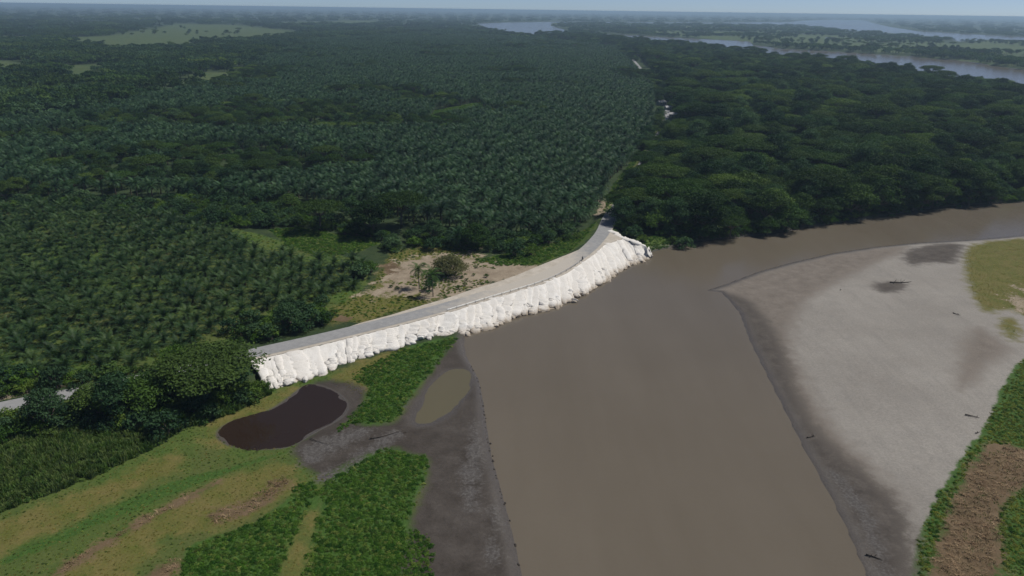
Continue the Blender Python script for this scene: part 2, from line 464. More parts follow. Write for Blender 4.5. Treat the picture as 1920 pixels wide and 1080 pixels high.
def resample(pts, step):
    pts = np.asarray(pts, float)
    seg = np.linalg.norm(np.diff(pts[:, :2], axis=0), axis=1)
    s = np.concatenate([[0], np.cumsum(seg)])
    # smooth (Catmull-like) by dense linear + moving average
    t = np.arange(0, s[-1], step)
    out = np.stack([np.interp(t, s, pts[:, i]) for i in range(pts.shape[1])], 1)
    k = max(1, int(8 / step))
    pad = np.concatenate([np.repeat(out[:1], k, 0), out, np.repeat(out[-1:], k, 0)])
    ker = np.ones(2 * k + 1) / (2 * k + 1)
    sm = np.stack([np.convolve(pad[:, i], ker, 'valid') for i in range(pts.shape[1])], 1)
    sm[0] = out[0]; sm[-1] = out[-1]
    return sm


def offset(line, d):
    t = np.gradient(line[:, :2], axis=0)
    t /= np.linalg.norm(t, axis=1)[:, None] + 1e-9
    o = line.copy()
    o[:, 0] += -t[:, 1] * d; o[:, 1] += t[:, 0] * d  # d may vary along the line
    return o


er_line = resample(_er, 1.0)
main_c = offset(er_line, 4.4)                         # to the land side
far_c = np.array([P(a, b, 3.6) for a, b in ROADFAR])
west_c = np.array([P(a, b, z) for a, b, z in ROAD_W])
road_pts = np.concatenate([west_c, main_c[::6], np.array([P(1131, 436, ZR), P(1137, 420, ZR), P(1143, 406, ZR - .02)]), far_c])
road_line = resample(road_pts, 2.0)
road_line[:, 2] = np.clip(road_line[:, 2], 3.4, ZR)
road_coarse = road_line[::4, :2]


def ground_z(X, Y):
    w = water_sd(X, Y)
    hp = sdf(high_poly, X, Y)
    base = 0.95 + 0.25 * vnoise(X, Y, 18, 3)
    bar = sdf(bar_poly, X, Y)
    land = 3.2 + 0.35 * vnoise(X, Y, 60, 5)
    wsl = np.where(X < -72, 7.0, 1.6)
    h = base + (land - base) * sstep(0, 1, (hp + wsl) / (wsl + 1.0))
    hb = np.clip(bar, 0, 1e9)
    h = np.where(bar > 0, np.minimum(0.035 * hb, 1.3) + 0.1 * vnoise(X, Y, 25, 9) * np.clip(hb / 10, 0, 1), h)
    # road bed and embankment
    e = sdf(emb_poly, X, Y)
    near = (e > -15)
    h = np.where(near, np.maximum(h, np.clip(ZR - 0.06 + 1.7 * np.minimum(e, 0), -5, ZR)), h)
    rd = linedist(road_coarse, X, Y)
    idx_z = np.interp(Y, np.sort(road_line[:, 1]), road_line[np.argsort(road_line[:, 1]), 2])
    m = (rd < 14) & (e < -0.5) & (hp > -14) & ((X < -77) | (Y > 318) | (hp > 0))
    h = np.where(m, np.maximum(h, idx_z - 0.1 - np.clip(rd - 4.2, 0, 99) * 0.5), h)
    # rivers: banks of their own steepness
    far = Y > 900
    slope = np.where(bar > -1, 0.05, np.where(far, 0.25, 0.45))
    d = -w
    cap = np.where(d > 0, 0.02 + d * slope, np.maximum(d * 0.3, -2.5))
    h = np.where(bar > 0, np.where(w > 0, cap, h), np.minimum(h, cap))
    for q, lev in ((pond_a, 0.6), (pond_b, 0.35)):
        s = sdf(q, X, Y)
        s = s + np.where(s > -14, 2.2 * vnoise(X, Y, 7.0, 61, 4), 0)
        h = np.where(s > -14, np.minimum(h, lev + np.where(s > 0, -0.12 * s, -0.07 * s) + 0.01), h)
    return h


# ------------------------------------------------------------------ ground sheet
def axis_lines(lo, hi, step, far_lo, far_hi, ratio):
    a = list(np.arange(lo, hi, step))
    s = step; x = a[-1]
    while x < far_hi:
        s *= ratio; x += s; a.append(x)
    s = step; x = a[0]; b = []
    while x > far_lo:
        s *= ratio; x -= s; b.append(x)
    return np.array(b[::-1] + a)


def build_ground():
    xs = axis_lines(-190, 200, 0.8, -70000, 70000, 1.035)
    ys = axis_lines(95, 345, 0.8, -300, 90000, 1.022)
    X, Y = np.meshgrid(xs, ys)
    Z = ground_z(X, Y)
    small = vnoise(X, Y, 2.2, 21, 3)
    nearm = (Y < 420) & (np.abs(X) < 320)
    Z = Z + np.where(nearm, 0.06 * small, 0) * np.clip(Z * 2, 0, 1)
    ny, nx = X.shape
    V = np.stack([X, Y, Z], 2).reshape(-1, 3)
    i = np.arange(ny - 1)[:, None] * nx + np.arange(nx - 1)[None]
    Q = np.stack([i, i + 1, i + nx + 1, i + nx], 2).reshape(-1, 4)
    me = bpy.data.meshes.new('ground')
    me.vertices.add(len(V)); me.vertices.foreach_set('co', V.ravel())
    me.loops.add(Q.size); me.loops.foreach_set('vertex_index', Q.ravel().astype(np.int32))
    me.polygons.add(len(Q)); me.polygons.foreach_set('loop_start', np.arange(0, Q.size, 4, dtype=np.int32))
    me.update(calc_edges=True)
    me.polygons.foreach_set('use_smooth', np.ones(len(Q), bool))
    for k in ZONES:
        at = me.attributes.new('z_' + k, 'FLOAT', 'POINT')
        at.data.foreach_set('value', np.clip(zone(k, X, Y), -500, 500).ravel().astype(np.float32))
    at = me.attributes.new('z_sand', 'FLOAT', 'POINT')
    at.data.foreach_set('value', np.clip(sdf(bar_poly, X, Y), -500, 500).ravel().astype(np.float32))
    at = me.attributes.new('z_shore', 'FLOAT', 'POINT')
    at.data.foreach_set('value', np.clip(-np.maximum(water_sd(X, Y), np.maximum(4 * sdf(pond_a, X, Y), 1.4 * sdf(pond_b, X, Y))), -500, 500).ravel().astype(np.float32))
    me.materials.append(ground_material())
    o = link('ground', me, kind='structure', label='river plain of grass, mud, sand and forest floor')
    return o


def ground_material():
    m, nt, b = new_mat('ground_cover')
    p = pos(nt)
    n_big = noise(nt, p, 0.03, 6, 0.6)
    n_mid = noise(nt, p, 0.22, 6, 0.65)
    n_fine = noise(nt, p, 1.6, 5, 0.7)
    edge = mathn(nt, 'MULTIPLY', mathn(nt, 'SUBTRACT', n_mid, 0.5), 1.0)
    edge2 = mathn(nt, 'MULTIPLY', mathn(nt, 'SUBTRACT', n_fine, 0.5), 1.0)

    def mask(name, soft, amp, amp2):
        a = N(nt, 'ShaderNodeAttribute', attribute_name='z_' + name)
        s = mathn(nt, 'MULTIPLY_ADD', edge, amp, a.outputs['Fac'])
        s = mathn(nt, 'MULTIPLY_ADD', edge2, amp2, s)
        return mapr(nt, s, -soft, soft, smooth=True)

    def two(c1, c2, n, lo=0.35, hi=0.65):
        return mixc(nt, mapr(nt, n, lo, hi), c1, c2)
    col = two((0.022, 0.042, 0.014), (0.040, 0.062, 0.022), n_mid)                       # forest floor
    col = mixc(nt, mask('field', 22, 110, 0), col, two((0.048, 0.084, 0.026), (0.085, 0.112, 0.038), n_big))
    g = two((0.050, 0.098, 0.016), (0.080, 0.122, 0.024), n_mid)
    g = mixc(nt, mapr(nt, n_big, 0.42, 0.62), g, (0.085, 0.100, 0.028))
    col = mixc(nt, mask('grass', 0.8, 5, 2), col, g)
    sand = two((0.235, 0.218, 0.195), (0.29, 0.272, 0.245), n_big)
    sand = mixc(nt, mapr(nt, n_mid, 0.45, 0.8, 0, 0.5), sand, (0.21, 0.20, 0.185))
    mpg = N(nt, 'ShaderNodeMapping'); mpg.inputs['Scale'].default_value = (1.0, .12, 1.0); mpg.inputs['Rotation'].default_value = (0, 0, -.45)
    nt.links.new(p, mpg.inputs['Vector'])
    streak = noise(nt, mpg.outputs[0], .35, 6, .7)
    sand = mixc(nt, mapr(nt, streak, .5, .75, 0, .55), sand, (0.20, 0.187, 0.17))
    sand = mixc(nt, mapr(nt, noise(nt, p, .6, 6, .75), .58, .72, 0, .35), sand, (0.35, 0.335, 0.31))
    col = mixc(nt, mask('sand', 0.6, 1, 0.3), col, sand)
    col = mixc(nt, mask('weeds', 0.5, 4, 2), col, two((0.034, 0.085, 0.012), (0.058, 0.112, 0.020), n_fine))
    col = mixc(nt, mask('ochre', 2.4, 12, 4), col, two((0.100, 0.112, 0.022), (0.150, 0.130, 0.042), n_mid))
    col = mixc(nt, mask('brown', 1.3, 9, 5), col, two((0.098, 0.066, 0.036), (0.155, 0.110, 0.064), n_mid))
    col = mixc(nt, mask('tan', 1.8, 34, 9), col, two((0.22, 0.175, 0.125), (0.33, 0.275, 0.205), n_mid))
    col = mixc(nt, mask('wetsand', 4.0, 10, 5.0), col, two((0.15, 0.13, 0.11), (0.20, 0.175, 0.15), n_mid))
    mud = mixc(nt, mapr(nt, n_big, .38, .62), two((0.040, 0.033, 0.027), (0.062, 0.052, 0.044), n_mid), two((0.058, 0.049, 0.042), (0.088, 0.077, 0.068), n_mid))
    col = mixc(nt, mask('mud', 1.6, 5, 2.0), col, mud)
    col = mixc(nt, mask('barmud', 3.0, 12, 7.0), col, two((0.062, 0.053, 0.046), (0.105, 0.092, 0.080), n_mid))
    col = mixc(nt, mask('greymud', 1.6, 9, 6), col, two((0.066, 0.059, 0.054), (0.115, 0.108, 0.103), n_fine))
    # wet rim along the water
    sh = N(nt, 'ShaderNodeAttribute', attribute_name='z_shore')
    s = mathn(nt, 'MULTIPLY_ADD', edge, 2.0, sh.outputs['Fac'])
    wet = mapr(nt, s, 0.0, 4.0, 1, 0, smooth=True)
    col = mixc(nt, wet, col, (0.085, 0.075, 0.066))
    col = mixc(nt, 0.55, col, mixc(nt, mapr(nt, n_fine, 0.25, 0.75), (0.62, 0.62, 0.62), (1.35, 1.35, 1.35)), 'MULTIPLY')
    nt.links.new(col, b.inputs['Base Color'])
    r = mapr(nt, wet, 0, 1, 0.92, 0.25)
    nt.links.new(r, b.inputs['Roughness'])
    b.inputs['Specular IOR Level'].default_value = 0.25
    bn = N(nt, 'ShaderNodeBump'); bn.inputs['Strength'].default_value = 0.5; bn.inputs['Distance'].default_value = 0.25
    nt.links.new(n_fine, bn.inputs['Height']); nt.links.new(bn.outputs[0], b.inputs['Normal'])
    return m


build_ground()


# ------------------------------------------------------------------ water
def water_mat(name, c1, c2, rough=0.16, bump=0.3):
    m, nt, b = new_mat(name)
    p = pos(nt)
    ms = N(nt, 'ShaderNodeMapping'); ms.inputs['Scale'].default_value = (1.0, .16, 1.0); ms.inputs['Rotation'].default_value = (0, 0, -.18)
    nt.links.new(p, ms.inputs['Vector'])
    f = mapr(nt, mathn(nt, 'MULTIPLY_ADD', noise(nt, ms.outputs[0], 0.06, 6, 0.65), .5, mathn(nt, 'MULTIPLY', noise(nt, p, 0.012, 5, 0.6), .5)), 0.32, 0.68)
    nt.links.new(mixc(nt, f, c1, c2), b.inputs['Base Color'])
    b.inputs['Roughness'].default_value = rough
    b.inputs['IOR'].default_value = 1.33
    mp = N(nt, 'ShaderNodeMapping'); mp.inputs['Scale'].default_value = (0.55, 1.0, 1.0); mp.inputs['Rotation'].default_value = (0, 0, 0.5)
    nt.links.new(p, mp.inputs['Vector'])
    bn = N(nt, 'ShaderNodeBump'); bn.inputs['Strength'].default_value = bump; bn.inputs['Distance'].default_value = 0.15
    nt.links.new(noise(nt, mp.outputs[0], 1.1, 4, 0.6), bn.inputs['Height']); nt.links.new(bn.outputs[0], b.inputs['Normal'])
    return m


def sheet(name, poly, z, mat, **kw):
    me = bpy.data.meshes.new(name)
    me.from_pydata([(a, c, z) for a, c in poly], [], [tuple(range(len(poly)))])
    me.materials.append(mat); me.update()
    if me.polygons[0].normal.z < 0:
        me.flip_normals()
    return link(name, me, **kw)


M_river = water_mat('muddy_river_water', (0.122, 0.103, 0.077), (0.148, 0.127, 0.098))
sheet('river', [(-300, -300), (20000, -300), (20000, 30000), (-20000, 30000), (-20000, 3000), (-300, 120)], 0.0, M_river, kind='structure', label='wide muddy brown river winding through the plain')


def grow(poly, d):
    c = poly.mean(0)
    v = poly - c
    return c + v * (1 + d / np.linalg.norm(v, axis=1))[:, None]


sheet('pond', grow(pond_a, 1.5), 0.6, water_mat('peat_pond_water', (0.022, 0.014, 0.010), (0.032, 0.021, 0.016), 0.08, 0.02), kind='structure', label='dark brown pond below the white bags')
sheet('pond', grow(pond_b, 1.0), 0.35, water_mat('olive_pond_water', (0.11, 0.098, 0.060), (0.125, 0.11, 0.068), 0.12, 0.02), kind='structure', label='olive pool in the mud beside the river')


# ------------------------------------------------------------------ road
def strip(line, wl, wr, z_off=0.0, z_const=None):
    a = offset(line, wl); c = offset(line, -wr)
    n = len(line)
    V = np.concatenate([a, c])
    V[:, 2] = (np.concatenate([line[:, 2], line[:, 2]]) if z_const is None else z_const) + z_off
    F = [(i, n + i, n + i + 1, i + 1) for i in range(n - 1)]
    return V, F


def road_mats():
    m, nt, b = new_mat('worn_asphalt')
    p = pos(nt)
    c = mixc(nt, mapr(nt, noise(nt, p, 0.7, 5, 0.65), 0.3, 0.7), (0.23, 0.232, 0.235), (0.31, 0.312, 0.312))
    at = N(nt, 'ShaderNodeAttribute', attribute_name='dust')
    d = mapr(nt, mathn(nt, 'MULTIPLY_ADD', mathn(nt, 'SUBTRACT', noise(nt, p, 0.3, 5, 0.7), 0.5), 0.9, at.outputs['Fac']), 0.3, 0.7)
    c = mixc(nt, d, c, (0.45, 0.415, 0.36))
    nt.links.new(c, b.inputs['Base Color']); b.inputs['Roughness'].default_value = 0.85
    return m


M_asphalt = road_mats()
M_gravel = simple_mat('pale_gravel', (0.40, 0.36, 0.30), (0.52, 0.475, 0.41), 0.5, bump=0.5)
# gravel crest of the embankment
from mathutils.geometry import tessellate_polygon
gv = np.concatenate([emb_poly, np.full((len(emb_poly), 1), ZR)], 1)
me = bpy.data.meshes.new('gravel_crest')
tris = tessellate_polygon([[Vector(v) for v in gv]])
vt = gv.tolist(); k = len(vt)
vb = [(a, c, ZR - 0.9) for a, c, _ in gv]
me.from_pydata(vt + vb, [], [tuple(t) for t in tris] + [(i, (i + 1) % k, k + (i + 1) % k, k + i) for i in range(k)])
me.materials.append(M_gravel); me.update()
link('gravel_verge', me, kind='structure', label='pale gravel verge along the embankment road')
V, F = strip(road_line, np.where(road_line[:, 1] > 360, 2.6, 3.2), np.where(road_line[:, 1] > 360, 2.6, 3.2), 0.05)
me = bpy.data.meshes.new('road'); me.from_pydata(V.tolist(), [], F); me.materials.append(M_asphalt)
du = np.zeros(len(V))
s_ = np.array([np.interp(v[0], [-60, -40, -22, -8, 8, 24, 36], [0.12, 0.2, 0.4, 0.7, 0.9, 0.7, 0.2]) if v[1] < 320 else 0.0 for v in V])
at = me.attributes.new('dust', 'FLOAT', 'POINT'); at.data.foreach_set('value', s_.astype(np.float32)); me.update()
link('road', me, kind='structure', label='grey asphalt road on top of the embankment')


# ------------------------------------------------------------------ revetment of white geotextile bags
def bag_material():
    m, nt, b = new_mat('white_geotextile')
    p = pos(nt)
    sx = N(nt, 'ShaderNodeSeparateXYZ'); nt.links.new(p, sx.inputs[0])
    oi = N(nt, 'ShaderNodeObjectInfo')
    n1 = noise(nt, p, 0.35, 5, 0.65); n2 = noise(nt, p, 1.8, 5, 0.7)
    c = mixc(nt, mapr(nt, n1, 0.35, 0.7), (0.775, 0.76, 0.73), (0.68, 0.655, 0.61))
    c = mixc(nt, mapr(nt, oi.outputs['Random'], 0, 1, 0, 0.5), c, (0.72, 0.68, 0.62))
    c = mixc(nt, mapr(nt, n2, 0.5, 0.8, 0, 0.4), c, (0.50, 0.455, 0.39))
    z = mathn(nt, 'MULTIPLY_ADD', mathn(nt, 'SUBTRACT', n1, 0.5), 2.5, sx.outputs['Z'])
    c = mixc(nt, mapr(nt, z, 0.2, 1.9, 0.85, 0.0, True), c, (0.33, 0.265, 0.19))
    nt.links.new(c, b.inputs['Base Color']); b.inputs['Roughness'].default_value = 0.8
    b.inputs['Specular IOR Level'].default_value = 0.2
    bn = N(nt, 'ShaderNodeBump'); bn.inputs['Strength'].default_value = 0.55; bn.inputs['Distance'].default_value = 0.3
    nt.links.new(n2, bn.inputs['Height']); nt.links.new(bn.outputs[0], b.inputs['Normal'])
    return m


M_bag = bag_material()


def arc(pts):
    s = np.concatenate([[0], np.cumsum(np.linalg.norm(np.diff(pts[:, :2], axis=0), axis=1))])
    return s / s[-1], s[-1]


top_l = np.array([P(a, b, ZR if i < len(E_R) else ZR - 0.3 * (i - len(E_R))) for i, (a, b) in enumerate(BAGTOP)])
toe_l = np.array([P(a, b, 1.05 if a < 820 else 0.1) for a, b in BAGTOE])
st, LT = arc(top_l)
se, LE = arc(toe_l)


def at_line(l, s, t):
    return np.array([np.interp(t, s, l[:, i]) for i in range(3)])


rev = link('bag_revetment', None, loc=tuple(toe_l[13] * [1, 1, 0]), label='long bank of bulging white geotextile bags between road and river', cat='embankment')


def make_bag(tp, bp, half, seed, thick=0.85, nlen=30, nring=18, toe=0.0):
    """an elongated filled bag lying down the slope from tp to bp"""
    g = np.random.default_rng(seed)
    ax = bp - tp; L = np.linalg.norm(ax); t = ax / L
    side = np.cross(t, (0, 0, 1.0)); side /= np.linalg.norm(side)
    up = np.cross(side, t)
    ph = g.uniform(0, 6.28, 8); fr = g.uniform(1.5, 6, 8)
    V = []
    lump = g.uniform(-.22, .25, 7)
    prof = [.30, .38, .70, 1.15, 1.05] if nlen > 20 else [1, 1, 1, 1, 1]
    for i in range(nlen + 1):
        u = i / nlen
        uu = -0.08 + u * (1.10 + toe)
        endr = (1 - (abs(2 * u - 1)) ** 7) ** 0.5
        bul = np.interp(u, [0, .35, .7, .9, 1], prof) * (1 + np.interp(u * 6, range(7), lump))
        sag = -0.25 * math.sin(math.pi * min(max(uu, 0), 1)) * (seed % 7) / 7
        c = tp + ax * uu + up * sag + side * (0.25 * half * math.sin(fr[3] * .6 * u + ph[3]))
        wv = half * (endr * .98 + .02) * np.interp(u, [0, .5, .88, 1], [1.15, 1.08, 1.0, .9]) * (1 + 0.10 * math.sin(fr[0] * u * 2 + ph[0]))
        for j in range(nring):
            th = 2 * math.pi * j / nring
            cx = math.copysign(abs(math.cos(th)) ** 0.75, math.cos(th)); sy = math.sin(th)
            wr = 0.10 * math.sin(fr[1] * 2 * th + ph[1] + 2.2 * u) * (.4 + u) + 0.07 * math.sin(7 * u * fr[2] + ph[2] + 2 * th + ph[5]) + 0.06 * g.normal()
            hgt = thick * endr * bul * (1 + 1.3 * wr)
            V.append(c + side * (cx * wv * (1 + 0.5 * wr)) + up * (sy * hgt * (0.8 if sy > 0 else 0.6)))
    F = []
    for i in range(nlen):
        for j in range(nring):
            F.append((i * nring + j, i * nring + (j + 1) % nring, (i + 1) * nring + (j + 1) % nring, (i + 1) * nring + j))
    F.append(tuple(range(nring))[::-1]); F.append(tuple(nlen * nring + j for j in range(nring)))
    mb = MB(); mb.add(np.array(V) - np.array(rev.location), F)
    return mb.mesh('geotextile_bag', [M_bag], True)


# one draped cloth under the bags, lying on the earth slope
sg_, tg_ = np.meshgrid(np.linspace(0, 1, 420), np.linspace(-.06, 1.04, 14))
tp_ = np.stack([np.interp(sg_, st, top_l[:, i]) for i in range(3)], 2); bp_ = np.stack([np.interp(sg_, se, toe_l[:, i]) for i in range(3)], 2)
tp_[..., 2] -= .12; bp_[..., 2] -= .25
cv = tp_ * (1 - tg_[..., None]) + bp_ * tg_[..., None]
fold = .22 * vnoise(sg_ * LE, tg_ * 1.2, 1.7, 3, 3) * np.clip(tg_ + .35, 0, 1) + .12 * vnoise(sg_ * LE, tg_ * 6, 1.0, 8, 2)
cv[..., 2] += np.where(tg_ < 0, -.25, fold); cv[..., 0] += .35 * fold; cv[..., 1] -= .35 * fold
nr_, nc_ = sg_.shape
ii = np.arange(nr_ - 1)[:, None] * nc_ + np.arange(nc_ - 1)[None]
mb = MB(); mb.add(cv.reshape(-1, 3) - np.array(rev.location), np.stack([ii, ii + nc_, ii + nc_ + 1, ii + 1], 2).reshape(-1, 4).tolist())
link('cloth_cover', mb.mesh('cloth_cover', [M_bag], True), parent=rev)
s = 0.0; k = 0
br = random.Random(3)
while s < 1.0:
    w = br.uniform(1.4, 4.6) / LE
    mid = min(s + w / 2, 1.0)
    tt = mid + br.uniform(-.004, .004)
    tp = at_line(top_l, st, np.clip(tt, 0, 1)); bp = at_line(toe_l, se, mid)
    half = (LT + (LE - LT) * 0.7) * w / 2 * 1.28
    tp[2] -= 0.30 + br.uniform(0, .2)
    bp = bp + np.array([0, 0, br.uniform(-.25, .1)])
    nrm_ = np.array([0.45, -0.45, 0.75]) * br.uniform(-.25, .3)
    if br.random() < .45:                                  # this column is two bags, one above the other
        f_ = br.uniform(.38, .6); mid_ = tp + (bp - tp) * f_
        link('geotextile_bag', make_bag(tp + nrm_, mid_ + nrm_, half, k + 11, br.uniform(.45, .7), 20, 16), parent=rev)
        link('geotextile_bag', make_bag(mid_ + nrm_ * .3 + np.array([.1, -.1, .12]), bp + nrm_ * .3, half * br.uniform(.85, 1.05), k + 511, br.uniform(.75, 1.15), 20, 16, toe=br.uniform(-.1, .2)), parent=rev)
    else:
        link('geotextile_bag', make_bag(tp + nrm_, bp + nrm_, half, k + 11, br.uniform(.7, 1.2), toe=br.uniform(-.12, .14)), parent=rev)
    # a sack or two slumped at the foot
    for _ in range(br.choice([1, 1, 2, 3])):
        a = bp + (tp - bp) * br.uniform(0.0, 0.42) + np.array([br.uniform(-1.0, 1.0), br.uniform(-.7, .4), br.uniform(.2, .5)]); t_ = (bp - tp) / np.linalg.norm(bp - tp)
        q = a + t_ * br.uniform(1.1, 2.3) + np.array([br.uniform(-.6, .6), 0, -.3])
        link('geotextile_bag', make_bag(a, q, br.uniform(0.7, 1.35), k * 3 + _ + 300, br.uniform(.6, .95), 14, 14), parent=rev)
    s += w; k += 1
# the low return berm that closes the gravel triangle
bl = np.array([P(a, b, ZR - 0.2) for a, b in ((1143, 433), (1156, 439), (1168, 446), (1184, 450), (1200, 456))])
for i in range(4):
    link('geotextile_bag', make_bag(bl[i], bl[i + 1] * [1, 1, 1] - [0, 0, .2 * i], 1.5, 700 + i, .6, 14, 12), parent=rev)


# ------------------------------------------------------------------ plants: meshes
def frond(mb, base, az, elev, length, droop, nseg, leaf_len, g, mat=1, comb=2, width=0.16):
    """pinnate palm leaf: arched rachis with leaflets on both sides"""
    dirh = np.array([math.cos(az), math.sin(az), 0.0]); up = np.array([0, 0, 1.0])
    p = np.array(base, float); e = elev
    pts = [p.copy()]; tang = []
    ds = length / nseg
    for i in range(nseg):
        d = dirh * math.cos(e) + up * math.sin(e)
        tang.append(d); p = p + d * ds; pts.append(p.copy())
        e -= droop / nseg * (0.5 + 1.1 * i / nseg)
    tang.append(tang[-1])
    side = np.array([-math.sin(az), math.cos(az), 0.0])
    V = []; F = []
    for i in range(nseg + 1):                                   # rachis as a thin ribbon
        w = 0.10 * (1 - i / (nseg + 1)) + 0.02
        V += [pts[i] + side * w, pts[i] - side * w]
    for i in range(nseg):
        F.append((2 * i, 2 * i + 1, 2 * i + 3, 2 * i + 2))
    n0 = len(V)
    for i in range(nseg * comb):
        u = (i + 0.7) / (nseg * comb)
        k = min(int(u * nseg), nseg - 1); fr = u * nseg - k
        q = pts[k] * (1 - fr) + pts[k + 1] * fr; t = tang[k]
        nrm = np.cross(t, side)
        ll = leaf_len * (0.35 + 0.65 * math.sin(math.pi * min(0.12 + u * 0.86, 1.0))) * g.uniform(.85, 1.1)
        for sg in (1, -1):
            d = side * sg * 0.80 + t * (0.45 + 0.3 * u) - nrm * (-0.12) + up * g.uniform(-.42, -.08)
            d /= np.linalg.norm(d)
            wv = t * (width * 0.5)
            i0 = len(V)
            V += [q - wv, q + wv, q + d * ll * 0.6 + wv * 0.9 + up * 0.02, q + d * ll * 0.6 - wv * 0.9, q + d * ll - up * 0.12 * ll]
            F += [(i0, i0 + 1, i0 + 2, i0 + 3), (i0 + 3, i0 + 2, i0 + 4)]
    mb.add(V, F, mat)


def palm(seed, trunk_h, flen, nf, leaf_len, trunk_r=0.32, comb=2, lean=0.0, erect=(1.35, -0.25), droop=1.6, nseg=7, width=0.16):
    g = np.random.default_rng(seed)
    T = MB(); C = MB()
    la = g.uniform(0, 6.28)
    top = np.array([math.cos(la) * lean, math.sin(la) * lean, trunk_h])
    pts = [top * np.array([u ** 1.6, u ** 1.6, u]) for u in np.linspace(0, 1, 6)]
    pts[0] = pts[0] - [0, 0, 0.4]
    T.tube(pts, [trunk_r * 1.35, trunk_r * 1.1, trunk_r, trunk_r * .95, trunk_r, trunk_r * 1.25 if trunk_r > .25 else trunk_r], 7, 0)
    for i in range(nf):
        u = i / (nf - 1)
        az = i * 2.399963 + g.uniform(-.25, .25)
        el = erect[0] + (erect[1] - erect[0]) * u + g.uniform(-.12, .12)
        frond(C, top + [0, 0, 0.35 * (1 - u)], az, el, flen * (0.72 + 0.28 * math.sin(math.pi * (0.25 + 0.6 * u))) * g.uniform(.9, 1.08), droop * g.uniform(.8, 1.2) * (0.75 + 0.4 * u), nseg, leaf_len, g, 0, comb, width)
    return T, C


def leaf_cards(mb, centres, rad, per, size, g, mat=0, flat=0.6, upb=0.45):
    """leaf sprays spread over the shells of a crown's clumps, as small kinked faces"""
    for c, R in zip(centres, rad):
        n = max(6, int(per * (R ** 2)))
        d = g.normal(size=(n, 3)); d[:, 2] = np.abs(d[:, 2]) * 0.9 - 0.25 * g.random(n) * 1.4
        d /= np.linalg.norm(d, axis=1)[:, None]
        rr = R * (g.random(n) ** 0.35) * (1 + 0.12 * g.normal(size=n))
        ctr = c + d * rr[:, None] * np.array([1, 1, flat])
        nr = d + 0.75 * g.normal(size=(n, 3)) + np.array([0, 0, upb])
        nr /= np.linalg.norm(nr, axis=1)[:, None]
        a = np.cross(nr, g.normal(size=(n, 3))); a /= np.linalg.norm(a, axis=1)[:, None]
        b = np.cross(nr, a)
        sz = size * g.uniform(.6, 1.35, (n, 1))
        v = np.stack([ctr - a * sz, ctr - b * sz * .55 + nr * sz * .15, ctr + a * sz, ctr + b * sz * .55 + nr * sz * .15], 1).reshape(-1, 3)
        i = np.arange(n) * 4
        mb.add(v, np.stack([i, i + 1, i + 2, i + 3], 1).tolist(), mat)


def broadleaf(seed, h, R, flat=0.55, nclump=16, per=34, size=0.42, trunk_frac=0.45, umbrella=False, stems=1, spread=1.0):
    g = np.random.default_rng(seed)
    T = MB(); C = MB()
    th = h * trunk_frac
    r0 = 0.028 * h + 0.05
    cent = []; rad = []
    for i in range(nclump):
        a = i * 2.399963 + g.uniform(-.4, .4)
        rr = R * math.sqrt((i + 0.5) / nclump) * g.uniform(.75, 1.05)
        cr = R * g.uniform(.26, .42)
        k = rr / R
        if umbrella:
            z = h - cr * 0.5 - h * 0.13 * k ** 2 * g.uniform(.5, 1.5)
        else:
            z = h - cr * flat - (h - th) * (0.15 + 0.72 * k ** 1.6) * g.uniform(.55, 1.1)
        cent.append(np.array([rr * math.cos(a), rr * math.sin(a), max(z, cr * .45)])); rad.append(cr)
    if not umbrella:
        for i in range(nclump // 3):
            a = g.uniform(0, 6.28); rr = R * g.uniform(.1, .6); cr = R * g.uniform(.25, .4)
            cent.append(np.array([rr * math.cos(a), rr * math.sin(a), th + (h - th) * g.uniform(.1, .7)])); rad.append(cr)
    fork = np.array([g.uniform(-.05, .05) * h, g.uniform(-.05, .05) * h, th])
    for s in range(stems):
        o = np.array([g.uniform(-.4, .4), g.uniform(-.4, .4), 0]) * (stems > 1)
        T.tube([o * 1.0 - [0, 0, .5], o + fork * .5, fork + o], [r0 * 1.3, r0, r0 * .8], 6)
    for c in cent[::2]:
        m = fork * .45 + c * .55 + np.array([0, 0, -0.05 * h])
        T.tube([fork - [0, 0, .3], m, c], [r0 * .55, r0 * .32, r0 * .1], 5, caps=False)
    leaf_cards(C, cent, rad, per, size, g, 0, flat if not umbrella else 0.45)
    return T, C


def both(T, C, name, mats, smooth=False):
    """trunk mesh, crown mesh and a joined copy for mass planting"""
    J = MB(); J.add(np.concatenate(T.v), T.f, 0); J.add(np.concatenate(C.v), C.f, 1)
    return (T.mesh(name + '_trunk', [mats[0]], True), C.mesh(name + '_crown', [mats[1]]), J.mesh(name, mats))


